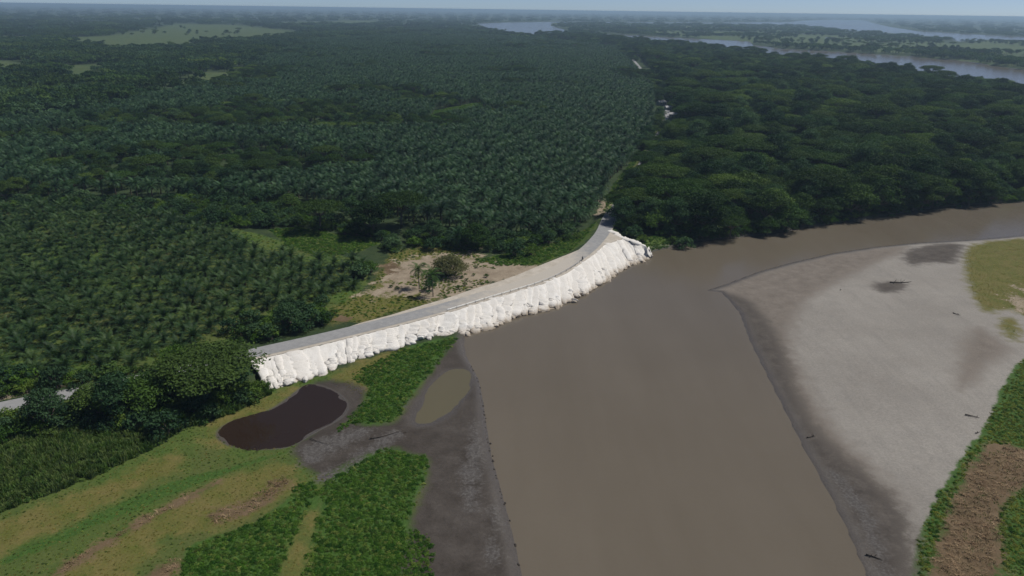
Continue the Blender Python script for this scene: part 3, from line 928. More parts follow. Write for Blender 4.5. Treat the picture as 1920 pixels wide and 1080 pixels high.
PALM_M = [both(*palm(20 + i, 5.2 + i * .7, 5.3, 30, 1.2, width=.19), 'mature_palm', [M_palmtrunk, M_palm]) for i in range(4)]
PALM_Y = [both(*palm(40 + i, 1.0 + .25 * i, 4.7, 28, 1.05, erect=(1.35, -0.05), droop=1.55, width=.15), 'young_palm', [M_palmtrunk, M_palmY]) for i in range(4)]
COCO = [both(*palm(60 + i, 8.0, 4.9, 24, 1.1, trunk_r=.17, lean=.5, erect=(1.2, -0.7), droop=1.8), 'coconut', [M_cocotrunk, M_coco]) for i in range(2)]
TREES = [
    both(*broadleaf(1, 17, 8.5, .6, 24, 17.0, .44, .22), 'tree_a', [M_bark, M_leafA]),
    both(*broadleaf(2, 14, 7.5, .65, 22, 20.0, .40, .18), 'tree_b', [M_bark, M_leafB]),
    both(*broadleaf(3, 17, 11.5, .4, 38, 15.0, .42, .5, True), 'tree_c', [M_bark, M_leafA]),
    both(*broadleaf(4, 13, 6.0, .8, 22, 24.0, .37, .15), 'tree_d', [M_bark, M_leafC]),
    both(*broadleaf(5, 20, 8.0, .75, 28, 17.0, .42, .22), 'tree_e', [M_bark, M_leafC]),
    both(*broadleaf(6, 15, 10.5, .42, 34, 16.0, .40, .5, True), 'tree_f', [M_bark, M_leafB]),
    both(*broadleaf(7, 12, 8.5, .5, 26, 19.0, .40, .25), 'tree_g', [M_bark, M_leafD]),
]
SHRUBS = [
    both(*broadleaf(11, 4.5, 3.0, .8, 12, 44, .26, .15, stems=3), 'shrub_a', [M_bark, M_leafE]),
    both(*broadleaf(12, 3.2, 2.6, .7, 10, 38, .28, .12, stems=3), 'shrub_b', [M_bark, M_leafB]),
    both(*broadleaf(13, 6.0, 3.4, .85, 14, 30, .34, .2, stems=2), 'shrub_c', [M_bark, M_leafC]),
]
DRYTREE = both(*broadleaf(17, 6.4, 4.8, .85, 34, 60, .20, .15, stems=2), 'dry_tree', [M_bark, M_dryleaf])


def tuft(seed, h, n, spread, mat, w=0.05, bend=0.5):
    g = np.random.default_rng(seed); mb = MB()
    for i in range(n):
        a = g.uniform(0, 6.28); r = spread * math.sqrt(g.random()); hh = h * g.uniform(.55, 1.1)
        o = np.array([r * math.cos(a), r * math.sin(a), -0.05]); b = g.uniform(0, 6.28); bd = bend * g.uniform(.3, 1.1) * hh
        d = np.array([math.cos(b), math.sin(b), 0]); s = np.array([-d[1], d[0], 0]) * w * g.uniform(.7, 1.4)
        p1 = o + d * bd * .25 + [0, 0, hh * .6]; p2 = o + d * bd + [0, 0, hh * g.uniform(.75, 1)]
        mb.add([o - s, o + s, p1 + s * .9, p1 - s * .9, p2], [(0, 1, 2, 3), (3, 2, 4)])
    return mb.mesh('tuft', [mat])


def herb(seed, R, h, n, size, mat):
    g = np.random.default_rng(seed); mb = MB()
    cent = [np.array([R * .5 * math.cos(i * 2.4) * math.sqrt(i / 5), R * .5 * math.sin(i * 2.4) * math.sqrt(i / 5), h * g.uniform(.2, .5)]) for i in range(5)]
    leaf_cards(mb, cent, [R * .55] * 5, n / 5 / (R * .55) ** 2, size, g, 0, h / R, 1.6)
    return mb.mesh('herb', [mat])


# ------------------------------------------------------------------ mass planting by geometry nodes (things nobody could count)
def scatter(name, pts, rot, scl, idx, meshes, label, cat=None):
    pc = bpy.data.collections.new(name + '_kit')
    for i, me in enumerate(meshes):
        pc.objects.link(bpy.data.objects.new('%s_kit_%02d' % (name, i), me))
    n = len(pts)
    me = bpy.data.meshes.new(name)
    me.vertices.add(n); me.vertices.foreach_set('co', np.asarray(pts, np.float32).ravel())
    for nm, ty, val in (('rot', 'FLOAT', rot), ('scl', 'FLOAT', scl), ('idx', 'INT', idx)):
        a = me.attributes.new(nm, ty, 'POINT'); a.data.foreach_set('value', np.asarray(val, np.int32 if ty == 'INT' else np.float32))
    me.update()
    o = link(name, me, label=label, kind='stuff', cat=cat)
    ng = bpy.data.node_groups.new(name, 'GeometryNodeTree')
    ng.interface.new_socket('Geometry', in_out='INPUT', socket_type='NodeSocketGeometry')
    ng.interface.new_socket('Geometry', in_out='OUTPUT', socket_type='NodeSocketGeometry')
    gi = ng.nodes.new('NodeGroupInput'); go = ng.nodes.new('NodeGroupOutput')
    iop = ng.nodes.new('GeometryNodeInstanceOnPoints')
    ci = ng.nodes.new('GeometryNodeCollectionInfo')
    ci.inputs['Collection'].default_value = pc
    ci.inputs['Separate Children'].default_value = True
    ci.inputs['Reset Children'].default_value = True

    def attr(nm, ty):
        q = ng.nodes.new('GeometryNodeInputNamedAttribute'); q.data_type = ty; q.inputs['Name'].default_value = nm
        return q.outputs['Attribute']
    cx = ng.nodes.new('ShaderNodeCombineXYZ')
    L = ng.links.new
    L(attr('rot', 'FLOAT'), cx.inputs['Z'])
    L(gi.outputs[0], iop.inputs['Points']); L(ci.outputs[0], iop.inputs['Instance'])
    iop.inputs['Pick Instance'].default_value = True
    L(attr('idx', 'INT'), iop.inputs['Instance Index'])
    L(cx.outputs[0], iop.inputs['Rotation']); L(attr('scl', 'FLOAT'), iop.inputs['Scale'])
    L(iop.outputs[0], go.inputs[0])
    md = o.modifiers.new('planting', 'NODES'); md.node_group = ng
    return o


def jitter_grid(poly, step, jit, hexa=True, angle=0.0):
    lo = poly.min(0) - step; hi = poly.max(0) + step
    c = (lo + hi) / 2; rad = np.linalg.norm(hi - lo) / 2
    n = int(rad / step) + 2
    i, j = np.meshgrid(np.arange(-n, n + 1), np.arange(-int(n / .866) - 1, int(n / .866) + 2))
    x = (i + (0.5 * (j % 2) if hexa else 0)) * step; y = j * step * (.866 if hexa else 1)
    x = x.ravel() + rng.uniform(-jit, jit, x.size); y = y.ravel() + rng.uniform(-jit, jit, y.size)
    ca, sa = math.cos(angle), math.sin(angle)
    X = c[0] + x * ca - y * sa; Y = c[1] + x * sa + y * ca
    # only what the plain in front of the viewer can show
    k = (sdf(poly, X, Y) > 0) & (Y > 60) & (np.abs(X) < Y * 0.80 + 60)
    return X[k], Y[k]


def road_clear(X, Y, d):
    return linedist(road_coarse, X, Y) > d


def plant(name, root, tri, x, y, z, rz, sc, label, cat, group):
    """a tree of its own: Empty at the base with trunk and crown"""
    e = link(name, None, loc=(x, y, z), rz=rz, scale=sc, label=label, cat=cat, group=group)
    link('trunk', tri[0], parent=e); link('crown', tri[1], parent=e)
    return e


# hand-placed trees: photo base point, height scale, kind
HAND = [
    # x, y(base), ground z, proto, scale, label
    ('broadleaf_tree', 600, 432, 3.3, TREES[5], 0.95, 'wide olive-green flat-topped tree behind the bright grass clearing'),
    ('broadleaf_tree', 700, 442, 3.3, TREES[0], 1.15, 'large dark round tree right of the bright grass clearing'),
    ('broadleaf_tree', 752, 428, 3.3, TREES[2], 1.0, 'broad dark tree behind the dark round tree, beside the palms'),
    ('broadleaf_tree', 660, 420, 3.3, TREES[4], 0.75, 'dark tree between the olive flat-topped tree and the dark round tree'),
    ('broadleaf_tree', 545, 400, 3.3, TREES[1], 0.80, 'mid-green tree left of the olive flat-topped tree'),
    ('broadleaf_tree', 480, 385, 3.3, TREES[3], 0.80, 'mid-green rounded tree at the left end of the tree belt'),
    ('broadleaf_tree', 290, 335, 3.3, TREES[5], 0.95, 'light olive flat-topped tree among palms in the left middle distance'),
    ('broadleaf_tree', 350, 345, 3.3, TREES[0], 0.8, 'dark tree just right of the light olive flat-topped tree among palms'),
    ('broadleaf_tree', 430, 360, 3.3, TREES[4], 0.75, 'tall dark tree in the belt between the two palm fields'),
    ('broadleaf_tree', 890, 468, 3.3, TREES[1], 0.95, 'dense green tree behind the bare sandy clearing'),
    ('broadleaf_tree', 965, 480, 3.3, SHRUBS[2], 1.35, 'bushy green tree between clearing and grass, left of the road bend'),
    ('broadleaf_tree', 995, 478, 3.3, SHRUBS[0], 1.3, 'low bush right of the bushy green tree near the road bend'),
    ('broadleaf_tree', 735, 470, 3.3, SHRUBS[2], 1.2, 'light green bushy tree at the upper left of the clearing'),
    ('broadleaf_tree', 815, 455, 3.3, TREES[4], 0.60, 'dark tree in shade above the clearing'),
    ('broadleaf_tree', 1065, 450, 3.3, SHRUBS[1], 1.2, 'small dark bush beside the road bend on the grass'),
    ('broadleaf_tree', 1082, 446, 3.3, SHRUBS[1], 1.0, 'smaller of two dark bushes on the grass by the road bend'),
    ('broadleaf_tree', 540, 620, 3.4, TREES[3], 0.85, 'dark green tree beside the road, left of the clearing'),
    ('broadleaf_tree', 585, 612, 3.4, SHRUBS[2], 1.25, 'mid-green bushy tree touching the gravel verge'),
    ('broadleaf_tree', 605, 607, 3.4, SHRUBS[0], 1.2, 'low bush at the right end of the roadside thicket'),
    ('broadleaf_tree', 505, 632, 3.4, SHRUBS[0], 1.35, 'grey-green bush at the left end of the roadside thicket'),
    ('broadleaf_tree', 455, 632, 3.4, SHRUBS[1], 1.5, 'dark bush between palms and road above the wide roadside tree'),
    ('broadleaf_tree', 395, 738, 2.8, TREES[2], (1.12, 1.12, .78), 'wide spreading tree covering the road left of the white bags'),
    ('broadleaf_tree', 440, 718, 2.5, SHRUBS[2], 1.3, 'bush at the end of the white bag bank'),
    ('broadleaf_tree', 305, 752, 2.2, TREES[1], 0.85, 'grey-green tree in the roadside wood left of the wide spreading tree'),
    ('broadleaf_tree', 222, 782, 1.8, TREES[4], 0.72, 'tall dark tree in the middle of the roadside wood'),
    ('broadleaf_tree', 268, 768, 2.0, TREES[6], 0.95, 'rounded tree right of the tall dark tree in the roadside wood'),
    ('broadleaf_tree', 182, 782, 1.8, TREES[1], 0.80, 'small tree just right of the leftmost visible stretch of road'),
    ('broadleaf_tree', 88, 797, 1.6, TREES[3], 0.92, 'round tree in front of the road near the left edge'),
    ('broadleaf_tree', 315, 815, 1.0, SHRUBS[2], 1.35, 'lone small tree at the edge of the reeds, left of the dark pond'),
    ('broadleaf_tree', 5, 830, 1.2, SHRUBS[0], 1.2, 'low bush at the very left edge beside the reeds'),
    ('broadleaf_tree', 345, 760, 1.8, SHRUBS[0], 1.3, 'low bush below the wide spreading tree'),
    ('broadleaf_tree', 110, 730, 3.3, SHRUBS[2], 1.3, 'bushy tree behind the road near the left edge'),
    ('broadleaf_tree', 35, 725, 3.3, SHRUBS[0], 1.5, 'light green bush behind the road at the left edge'),
    ('broadleaf_tree', 215, 712, 3.3, SHRUBS[1], 1.6, 'dark bush behind the road, in front of the palm rows'),
    ('broadleaf_tree', 330, 680, 3.3, SHRUBS[0], 1.4, 'light bush at the lower edge of the palm rows'),
    ('broadleaf_tree', 1285, 455, 2.6, SHRUBS[2], 1.3, 'light green bush overhanging the water at the near end of the forest'),
]
HANDXY = []
for i, (nm, px, py, z, proto, sc, lab) in enumerate(HAND):
    q = P(px, py, z)
    gz = float(ground_z(np.array([q[0]]), np.array([q[1]]))[0])
    plant('broadleaf_tree' if proto in TREES else 'bush', None, proto, q[0], q[1], gz, i * 1.7, sc, lab, 'tree' if 'tree' in lab.split(' ')[:6] else 'bush', None)
    sc_ = sc[0] if isinstance(sc, tuple) else sc
    HANDXY.append((q[0], q[1], 4.0 * sc_ if proto in TREES else 2.5 * sc_))
q = P(841, 516, 3.4)
e = plant('thorn_tree', None, DRYTREE, q[0], q[1], 3.3, 0.4, 1.45, 'round grey-olive thin-leaved tree in the bare clearing', 'tree', None)
HANDXY.append((q[0], q[1], 6))
for i, (px, py, sc, lab) in enumerate(((786, 541, .92, 'coconut palm standing left in the bare clearing by the road'), (812, 555, 1.0, 'coconut palm nearest the road in the bare clearing'))):
    q = P(px, py, 3.4)
    plant('coconut_palm', None, COCO[i], q[0], q[1], 3.3, i * 2.1, sc, lab, 'palm tree', None); HANDXY.append((q[0], q[1], 5))
q = P(805, 544, 3.4)
plant('bush', None, SHRUBS[2], q[0], q[1], 3.3, 1.0, .75, 'small leafy tree growing between the two coconut palms', 'bush', None)
q = P(858, 466, 3.4)
plant('oil_palm', None, PALM_M[1], q[0], q[1], 3.3, .7, 1.0, 'single oil palm with hanging pale fronds behind the clearing', 'palm tree', None); HANDXY.append((q[0], q[1], 6))
SEED = [(855, 512), (866, 521), (872, 535), (875, 526), (888, 516), (893, 502), (860, 541), (745, 541), (733, 538), (904, 533), (912, 519), (795, 497)]
for i, (px, py) in enumerate(SEED):
    q = P(px, py, 3.4)
    plant('seedling', None, SHRUBS[i % 2], q[0], q[1], float(ground_z(q[:1], q[1:2])[0]), i * 1.3, .28 + .05 * (i % 4), 'tiny dark shrub on the bare sand of the clearing, %s from the left' % nth(1 + sorted(SEED).index((px, py))), 'shrub', 'tiny shrubs in the clearing')
HANDXY = np.array(HANDXY)


def hand_clear(X, Y, extra=0.0):
    ok = np.ones(X.shape, bool)
    for a, b, r in HANDXY:
        ok &= (X - a) ** 2 + (Y - b) ** 2 > (r + extra) ** 2
    return ok


# houses in the forest edge (see builder below): keep the trees off them
HOUSES = [(1240, 196, 0.5, 9.0, 6.5), (1254, 206, 0.2, 8.0, 6.0), (1262, 219, -0.3, 7.5, 6.0)]
HOUSEXY = [P(a, b, 3.3) for a, b, *_ in HOUSES]


def house_clear(X, Y):
    ok = np.ones(X.shape, bool)
    for h in HOUSEXY:
        u_ = h[:2] / np.hypot(h[0], h[1]); a_ = (X - h[0]) * u_[0] + (Y - h[1]) * u_[1]; c_ = (X - h[0]) * u_[1] - (Y - h[1]) * u_[0]
        ok &= (c_ / 8.5) ** 2 + ((a_ + 42) / 54) ** 2 > 1
    return ok


# ---- oil palms
palmY_poly = PL([(-250, 720), (-250, 400), (0, 388), (130, 378), (300, 405), (380, 425), (450, 445), (520, 475), (600, 485), (690, 495), (700, 515), (655, 548), (600, 565), (520, 585), (470, 600), (420, 632), (380, 655), (260, 690), (150, 700), (0, 715)], 3.3)
palmM_poly = PL([(-300, 372), (-300, 262), (0, 238), (150, 222), (300, 186), (420, 152), (500, 112), (580, 78), (800, 64), (1000, 74), (1155, 92), (1185, 125), (1222, 170), (1224, 238), (1186, 300), (1145, 352), (1118, 402), (1080, 430), (1000, 448), (900, 448), (800, 428), (720, 405), (640, 390), (500, 385), (400, 375), (300, 372), (200, 368), (100, 378)], 3.3)
X1, Y1 = jitter_grid(palmY_poly, 7.8, 1.0, angle=0.26)
k = road_clear(X1, Y1, 9) & hand_clear(X1, Y1) & (sdf(ZP['grass'][7], X1, Y1) < 0)
X1, Y1 = X1[k], Y1[k]
X2, Y2 = jitter_grid(palmM_poly, 7.8, 1.2, angle=0.2)
k = road_clear(X2, Y2, 7) & (zone('field', X2, Y2) < 0) & hand_clear(X2, Y2) & (np.maximum(sdf(ZP['grass'][9], X2, Y2), sdf(ZP['grass'][10], X2, Y2)) < 2) & house_clear(X2, Y2)
X2, Y2 = X2[k], Y2[k]
keep = (vnoise(X2, Y2, 90, 33, 2) + np.clip((-60 - X2) / 300, -.6, .25) * (Y2 < 900)) < 0.30
XT, YT = X2[~keep][::2], Y2[~keep][::2]                       # broadleaf trees that have grown up among the palms
X2, Y2 = X2[keep], Y2[keep]
px_ = np.concatenate([X1, X2]); py_ = np.concatenate([Y1, Y2]); young = np.concatenate([np.ones(len(X1), bool), np.zeros(len(X2), bool)])
d_ = np.hypot(px_, py_)
inview = (np.abs(px_) < py_ * 0.735)
order = np.argsort(d_ + np.where(inview, 0, 1e6))
NIND = 290
ind, mass = order[:NIND], order[NIND:]
gz_ = ground_z(px_, py_)
dd = np.random.default_rng(5)

rowof = np.where(young, np.round((-px_ * math.sin(.26) + py_ * math.cos(.26)) / (7.8 * .866)), np.round((-px_ * math.sin(.2) + py_ * math.cos(.2)) / (7.8 * .866))).astype(int)
for yy in (True, False):
    rows = sorted({rowof[i] for i in ind if young[i] == yy})
    for rn, rw in enumerate(rows):
        mem = sorted([i for i in ind if young[i] == yy and rowof[i] == rw], key=lambda i: px_[i])
        for cn, i in enumerate(mem):
            pr = (PALM_Y if yy else PALM_M)[int(dd.integers(4))]
            if yy:
                lab = 'short oil palm, %s from left in the %s row from the road' % (nth(cn + 1), nth(rn + 1)); grp = 'oil palms of the lower left field'
            else:
                lab = 'tall oil palm, %s from the left in the %s row of the big plantation' % (nth(cn + 1), nth(rn + 1)); grp = 'oil palms at the near edge of the big plantation'
            plant('oil_palm', None, pr, px_[i], py_[i], gz_[i], float(dd.uniform(0, 6.28)), float(dd.uniform(.78, 1.2)), lab, 'palm tree', grp)
pm = np.stack([px_[mass], py_[mass], gz_[mass]], 1)
scatter('oil_palm_plantation', pm, dd.uniform(0, 6.28, len(mass)), dd.uniform(.82, 1.18, len(mass)), np.where(young[mass], 4, 0) + dd.integers(0, 4, len(mass)),
        [t[2] for t in PALM_M + PALM_Y], 'vast dark plantation of oil palms reaching to the far river')

# ---- riverside forest
forest_poly = PL([(1165, 425), (1172, 385), (1200, 335), (1240, 285), (1268, 235), (1266, 200), (1240, 150), (1208, 112), (1188, 96), (1120, 82), (1040, 74), (1000, 68), (1110, 70), (1170, 79), (1257, 87), (1357, 97), (1440, 112), (1523, 120), (1633, 133), (1721, 148), (1920, 177), (2350, 245), (2350, 352), (1920, 370), (1850, 374), (1770, 380), (1700, 391), (1640, 401), (1560, 413), (1490, 423), (1440, 432), (1380, 438), (1300, 446), (1240, 446), (1195, 440)], 3.0)
X3, Y3 = jitter_grid(forest_poly, 10.0, 3.8, angle=0.9)
k = (linedist(road_coarse, X3, Y3) > np.where(Y3 > 345, 3.4, 5.0)) & hand_clear(X3, Y3) & house_clear(X3, Y3) & (vnoise(X3, Y3, 45, 71, 2) < 0.55) & (zone('grass', X3, Y3) < -1)
X3, Y3 = X3[k], Y3[k]
X3 = np.concatenate([X3, XT]); Y3 = np.concatenate([Y3, YT]); isT = np.concatenate([np.zeros(len(X3) - len(XT), bool), np.ones(len(XT), bool)])
rs = road_line[(road_line[:, 1] > 345) & (road_line[:, 1] < 2500)][::3]
rs = rs[~((rs[:, 1] > 1250) & (rs[:, 1] < 1560))]
hug = np.concatenate([offset(rs, o_)[:, :2] + rng.uniform(-.8, .8, (len(rs), 2)) for o_ in (-4.6, 5.2)])
hug = hug[rng.random(len(hug)) < .75]
hug = hug[house_clear(hug[:, 0], hug[:, 1]) & ~((hug[:, 0] < np.interp(hug[:, 1], rs[:, 1], rs[:, 0])) & (hug[:, 1] < 520))]
X3 = np.concatenate([X3, hug[:, 0]]); Y3 = np.concatenate([Y3, hug[:, 1]]); isT = np.concatenate([isT, np.zeros(len(hug), bool)]); isH = np.arange(len(X3)) >= len(X3) - len(hug)
d3 = np.hypot(X3, Y3); iv = np.abs(X3) < Y3 * 0.735
order = np.argsort(d3 + np.where(iv, 0, 1e6) + np.where(isT, 300, 0) + np.where(isH, 400, 0))
g3 = ground_z(X3, Y3)
dd = np.random.default_rng(9)
kind3 = dd.choice(7, len(X3), p=[.22, .21, .09, .17, .12, .10, .09])
sc3 = np.clip(dd.lognormal(-.12, .24, len(X3)), .5, 1.4) * np.where(isT, .62, np.where(isH, .6, 1.0)) * np.where(sdf(river_poly, X3, Y3) > -13, 1.12, 1.0)
# the front rank at the water is hung with creepers and lower
LOOK = ['dark round-crowned tree', 'mid-green round-crowned tree', 'dark flat-topped spreading tree', 'blue-green bushy tree', 'tall blue-green tree', 'olive flat-topped spreading tree', 'light green spreading tree']
fr = order[:280]
bankd = -sdf(river_poly, X3[fr], Y3[fr])
rank = np.clip(((bankd - 4) / 11).astype(int), 0, 30)
for tflag in (False, True):
    for rk in (sorted(set(rank.tolist())) if not tflag else [0]):
        mem = [j for j in range(len(fr)) if isT[fr[j]] == tflag and (tflag or rank[j] == rk)]
        mem.sort(key=lambda j: X3[fr[j]])
        for cn, j in enumerate(mem):
            i = fr[j]
            if tflag:
                lab = LOOK[kind3[i]] + ' grown up among the oil palms, %s from the left' % nth(cn + 1); grp = 'broadleaf trees among the palms'
            elif rk == 0:
                lab = LOOK[kind3[i]] + ' at the water, %s from the white bags along the forest bank' % nth(cn + 1); grp = 'forest trees along the water'
            else:
                lab = LOOK[kind3[i]] + ', %s from the road in the %s rank behind the forest bank' % (nth(cn + 1), nth(rk + 1)); grp = 'trees of the near riverside forest'
            plant('broadleaf_tree', None, TREES[kind3[i]], X3[i], Y3[i], g3[i], float(dd.uniform(0, 6.28)), float(sc3[i]), lab, 'tree', grp)
mass = order[280:]
scatter('riverside_forest', np.stack([X3[mass], Y3[mass], g3[mass]], 1), dd.uniform(0, 6.28, len(mass)), sc3[mass], kind3[mass], [t[2] for t in TREES], 'dense dark forest between the plantation road and the two river arms')

# shrubs and creepers of the bank and the understorey
edge = resample(np.array([P(a, b, 1.0) for a, b in bank_n[:13]]), 2.2)
edge = edge[:, :2] + np.array([[0.0, 5.0]]) + dd.uniform(-1.5, 1.5, (len(edge), 2))
e2 = edge + np.array([[0, 5.0]]) + dd.uniform(-2, 2, edge.shape)
belt = np.concatenate([jit for jit in (np.stack(jitter_grid(PL(q, 3.3), st, st * .45), 1) for q, st in (
    ([(470, 395), (560, 395), (650, 425), (720, 440), (760, 465), (735, 480), (690, 452), (620, 436), (540, 425), (480, 430), (400, 420)], 3.4),
    ([(-250, 400), (0, 385), (130, 372), (300, 385), (420, 330), (560, 385), (540, 425), (420, 428), (300, 405), (100, 385), (0, 392), (-250, 412)], 4.2),
    ([(780, 470), (760, 440), (850, 445), (960, 450), (1060, 425), (1090, 425), (1060, 448), (1000, 465), (950, 474), (880, 470)], 3.4),
    ([(400, 640), (470, 600), (530, 585), (600, 570), (630, 585), (620, 605), (520, 636), (480, 645)], 4.0),
    ([(-60, 735), (0, 720), (150, 702), (300, 692), (300, 702), (140, 722), (0, 745)], 3.2),
    ([(0, 790), (60, 775), (180, 750), (300, 735), (420, 715), (500, 720), (480, 740), (380, 775), (280, 790), (140, 800), (0, 815)], 3.2),
    ([(640, 540), (720, 480), (700, 500), (690, 520)], 3.5),
    ([(1150, 428), (1172, 432), (1215, 455), (1235, 465), (1200, 450), (1165, 440)], 3.0)))])
S = np.concatenate([edge, e2, belt])
k = road_clear(S[:, 0], S[:, 1], 5.5) & (sdf(emb_poly, S[:, 0], S[:, 1]) < -3) & (sdf(river_poly, S[:, 0], S[:, 1]) < -.5) & (sdf(ZP['grass'][1], S[:, 0], S[:, 1]) < -1) & (sdf(ZP['grass'][3], S[:, 0], S[:, 1]) < 0.5) & (sdf(ZP['grass'][2], S[:, 0], S[:, 1]) < 1)
S = S[k]
gs = ground_z(S[:, 0], S[:, 1])
scatter('undergrowth', np.stack([S[:, 0], S[:, 1], gs - .1], 1), dd.uniform(0, 6.28, len(S)), dd.uniform(.55, 1.25, len(S)), dd.integers(0, 3, len(S)), [t[2] for t in SHRUBS], 'tangled green undergrowth along banks, road and tree belt')

# ---- far woods: small groves over the plain out to the haze
def grove(seed, mat, n=26, half=38):
    g = np.random.default_rng(seed); mb = MB()
    for i in range(n):
        x, y = g.uniform(-half, half, 2); h = g.uniform(9, 17); R = g.uniform(5, 9)
        cent = [np.array([x + R * .5 * math.cos(j * 2.4), y + R * .5 * math.sin(j * 2.4), h - 2 - g.uniform(0, 4)]) for j in range(5)]
        leaf_cards(mb, cent, [R * .55] * 5, 1.6, 1.7, g, 0, .6)
        mb.tube([(x, y, 0), (x, y, h - 4)], [.5, .3], 4)
    return mb.mesh('grove', [mat])


GROVES = [grove(1, M_leafA), grove(2, M_leafB), grove(3, M_leafC), grove(4, M_leafA, 14), grove(5, M_leafC, 34)]
gx = []
r = 430.0
while r < 26000:
    step = max(36.0, r * 0.019) if r < 6000 else r * 0.022
    n = int(2 * 0.72 * r / (step * .95)) + 1
    a = np.linspace(-.72, .72, n) + rng.uniform(-.3, .3, n) * step / r
    rr = r + rng.uniform(-.5, .5, n) * step
    gx.append(np.stack([np.sin(a) * rr, np.cos(a) * rr], 1))
    r += step * (1.0 if r < 3500 else 1.9)
G = np.concatenate(gx)
x, y = G[:, 0], G[:, 1]
k = (water_sd(x, y) < -28) & (sdf(palmM_poly, x, y) < -30) & (sdf(forest_poly, x, y) < -20) & (sdf(palmY_poly, x, y) < -60) & road_clear(x, y, 30)
fl = zone('field', x, y)
isl = sdf(ZP['field'][-1], x, y)
k &= (np.where(isl > -50, -100, fl) < -25)
k &= ~((isl > 0) & (vnoise(x, y, 420, 55, 3) < -0.02))
k &= ~((x > 0) & (y < 1200) & (sdf(forest_poly, x, y) < 0) & (x < 200))
G = G[k]
lone = []
for q, n_ in ((ZP['field'][0], 34), (ZP['field'][-1], 1100)):
    lo, hi = q.min(0), q.max(0)
    c_ = np.stack([rng.uniform(lo[0], hi[0], n_ * 6), rng.uniform(lo[1], hi[1], n_ * 6)], 1)
    c_ = c_[(sdf(q, c_[:, 0], c_[:, 1]) > 5) & (water_sd(c_[:, 0], c_[:, 1]) < -12) & (vnoise(c_[:, 0], c_[:, 1], 160, 77, 2) > .05)][:n_]
    lone.append(c_)
lone = np.concatenate(lone); nG = len(G); G = np.concatenate([G, lone])
hide = (np.maximum(water_sd(G[:, 0] * 1.05, G[:, 1] * 1.05), water_sd(G[:, 0] * 1.10, G[:, 1] * 1.10)) > 0) & (np.hypot(G[:, 0], G[:, 1]) > 1500)
kk = ~hide; nG = int(kk[:nG].sum()); G = G[kk]
rr = np.hypot(G[:, 0], G[:, 1])
scatter('far_woods', np.concatenate([G, np.full((len(G), 1), 2.8)], 1), dd.uniform(0, 6.28, len(G)), np.where(rr > 4000, dd.uniform(.7, 1.2, len(G)), dd.uniform(.7, 1.05, len(G))), np.where(np.arange(len(G)) < nG, dd.integers(0, 5, len(G)), 5 + dd.integers(0, 7, len(G))), GROVES + [t[2] for t in TREES], 'far woods covering the plain to the hazy horizon')

# ---- low plants of the flood plain
def fill(zname, which, step, jit, inset=0.0):
    out = []
    for i in which:
        X, Y = jitter_grid(ZP[zname][i], step, jit)
        k = sdf(ZP[zname][i], X, Y) + 2.4 * vnoise(X, Y, 6, 91) > inset + rng.random(X.size) ** 2 * 2.2
        out.append(np.stack([X[k], Y[k]], 1))
    return np.concatenate(out)


HERBS = [herb(1, .8, .40, 80, .14, M_weed), herb(2, .6, .3, 60, .12, M_weed), herb(3, 1.0, .55, 100, .16, M_weed), herb(4, .7, .35, 70, .13, M_meadow)]
YGR = [herb(31, .7, .35, 70, .12, M_ygreen), tuft(32, .5, 30, .5, M_ygreen, .05, .9), herb(33, .6, .3, 60, .12, M_meadow), tuft(34, .4, 30, .5, M_ygreen, .05, 1.2)]
OCH = [tuft(5, .35, 26, .5, M_ochre, .05, 1.2), tuft(6, .28, 22, .45, M_ochre, .05, 1.2), herb(7, .6, .22, 50, .11, M_ochre), herb(8, .6, .22, 50, .11, M_meadow)]
REED = [tuft(9, 2.3, 34, .7, M_reed, .07, .35), tuft(10, 1.8, 30, .7, M_reed, .07, .4), herb(12, 1.0, 1.1, 80, .2, M_reed)]
STRAW = [tuft(13, .5, 22, .6, M_straw, .04, 1.6), tuft(14, .35, 16, .6, M_straw, .04, 1.8), tuft(15, .35, 14, .6, M_weed)]


def carpet(name, pts, meshes, label, smin, smax, probs=None):
    g = np.random.default_rng(len(pts))
    x, y = pts[:, 0], pts[:, 1]
    z = ground_z(x, y)
    k = (z > 0.15) & (sdf(pond_a, x, y) < 0) & (sdf(pond_b, x, y) < 0) & (sdf(emb_poly, x, y) < -4.5) & (linedist(top_l, x, y) > 4.5)
    pts, z = pts[k], z[k]
    scatter(name, np.concatenate([pts, z[:, None] - .03], 1), g.uniform(0, 6.28, len(pts)), g.uniform(smin, smax, len(pts)), g.choice(len(meshes), len(pts), p=probs), meshes, label)


gw = fill('weeds', range(4), 0.68, .34)
gw = gw[(zone('brown', gw[:, 0], gw[:, 1]) < 0) & (zone('greymud', gw[:, 0], gw[:, 1]) < 0) & (vnoise(gw[:, 0], gw[:, 1], 7, 14) < .75)]
gy = fill('weeds', (4,), 0.68, .34)
gy = gy[(zone('brown', gy[:, 0], gy[:, 1]) < .8 * vnoise(gy[:, 0], gy[:, 1], 3, 41))]
carpet('bank_grass', gy, YGR + [HERBS[0]], 'yellow-green grass along the right edge of the sandbar', .35, 1.0, [.3, .25, .15, .1, .2])
carpet('green_weeds', gw, HERBS, 'bright green weeds growing in patches on the flood plain', .35, 1.05)
carpet('dry_weeds', fill('ochre', (0, 1, 2, 3, 4, 6, 7), 0.8, .4), OCH, 'ochre drying weeds on the flood plain and sandbar', .25, .6, [.35, .3, .25, .1])
reed_poly = PL([(-150, 850), (0, 812), (147, 795), (285, 780), (428, 748), (505, 722), (512, 738), (440, 774), (350, 803), (298, 836), (183, 893), (0, 962), (-150, 1010)], .9)
X, Y = jitter_grid(reed_poly, 0.95, .45)
carpet('reeds', np.stack([X, Y], 1), REED, 'tall dark green reeds between the roadside wood and the dry weeds', .6, 1.15)
X, Y = jitter_grid(ZP['grass'][0], 1.0, .5)
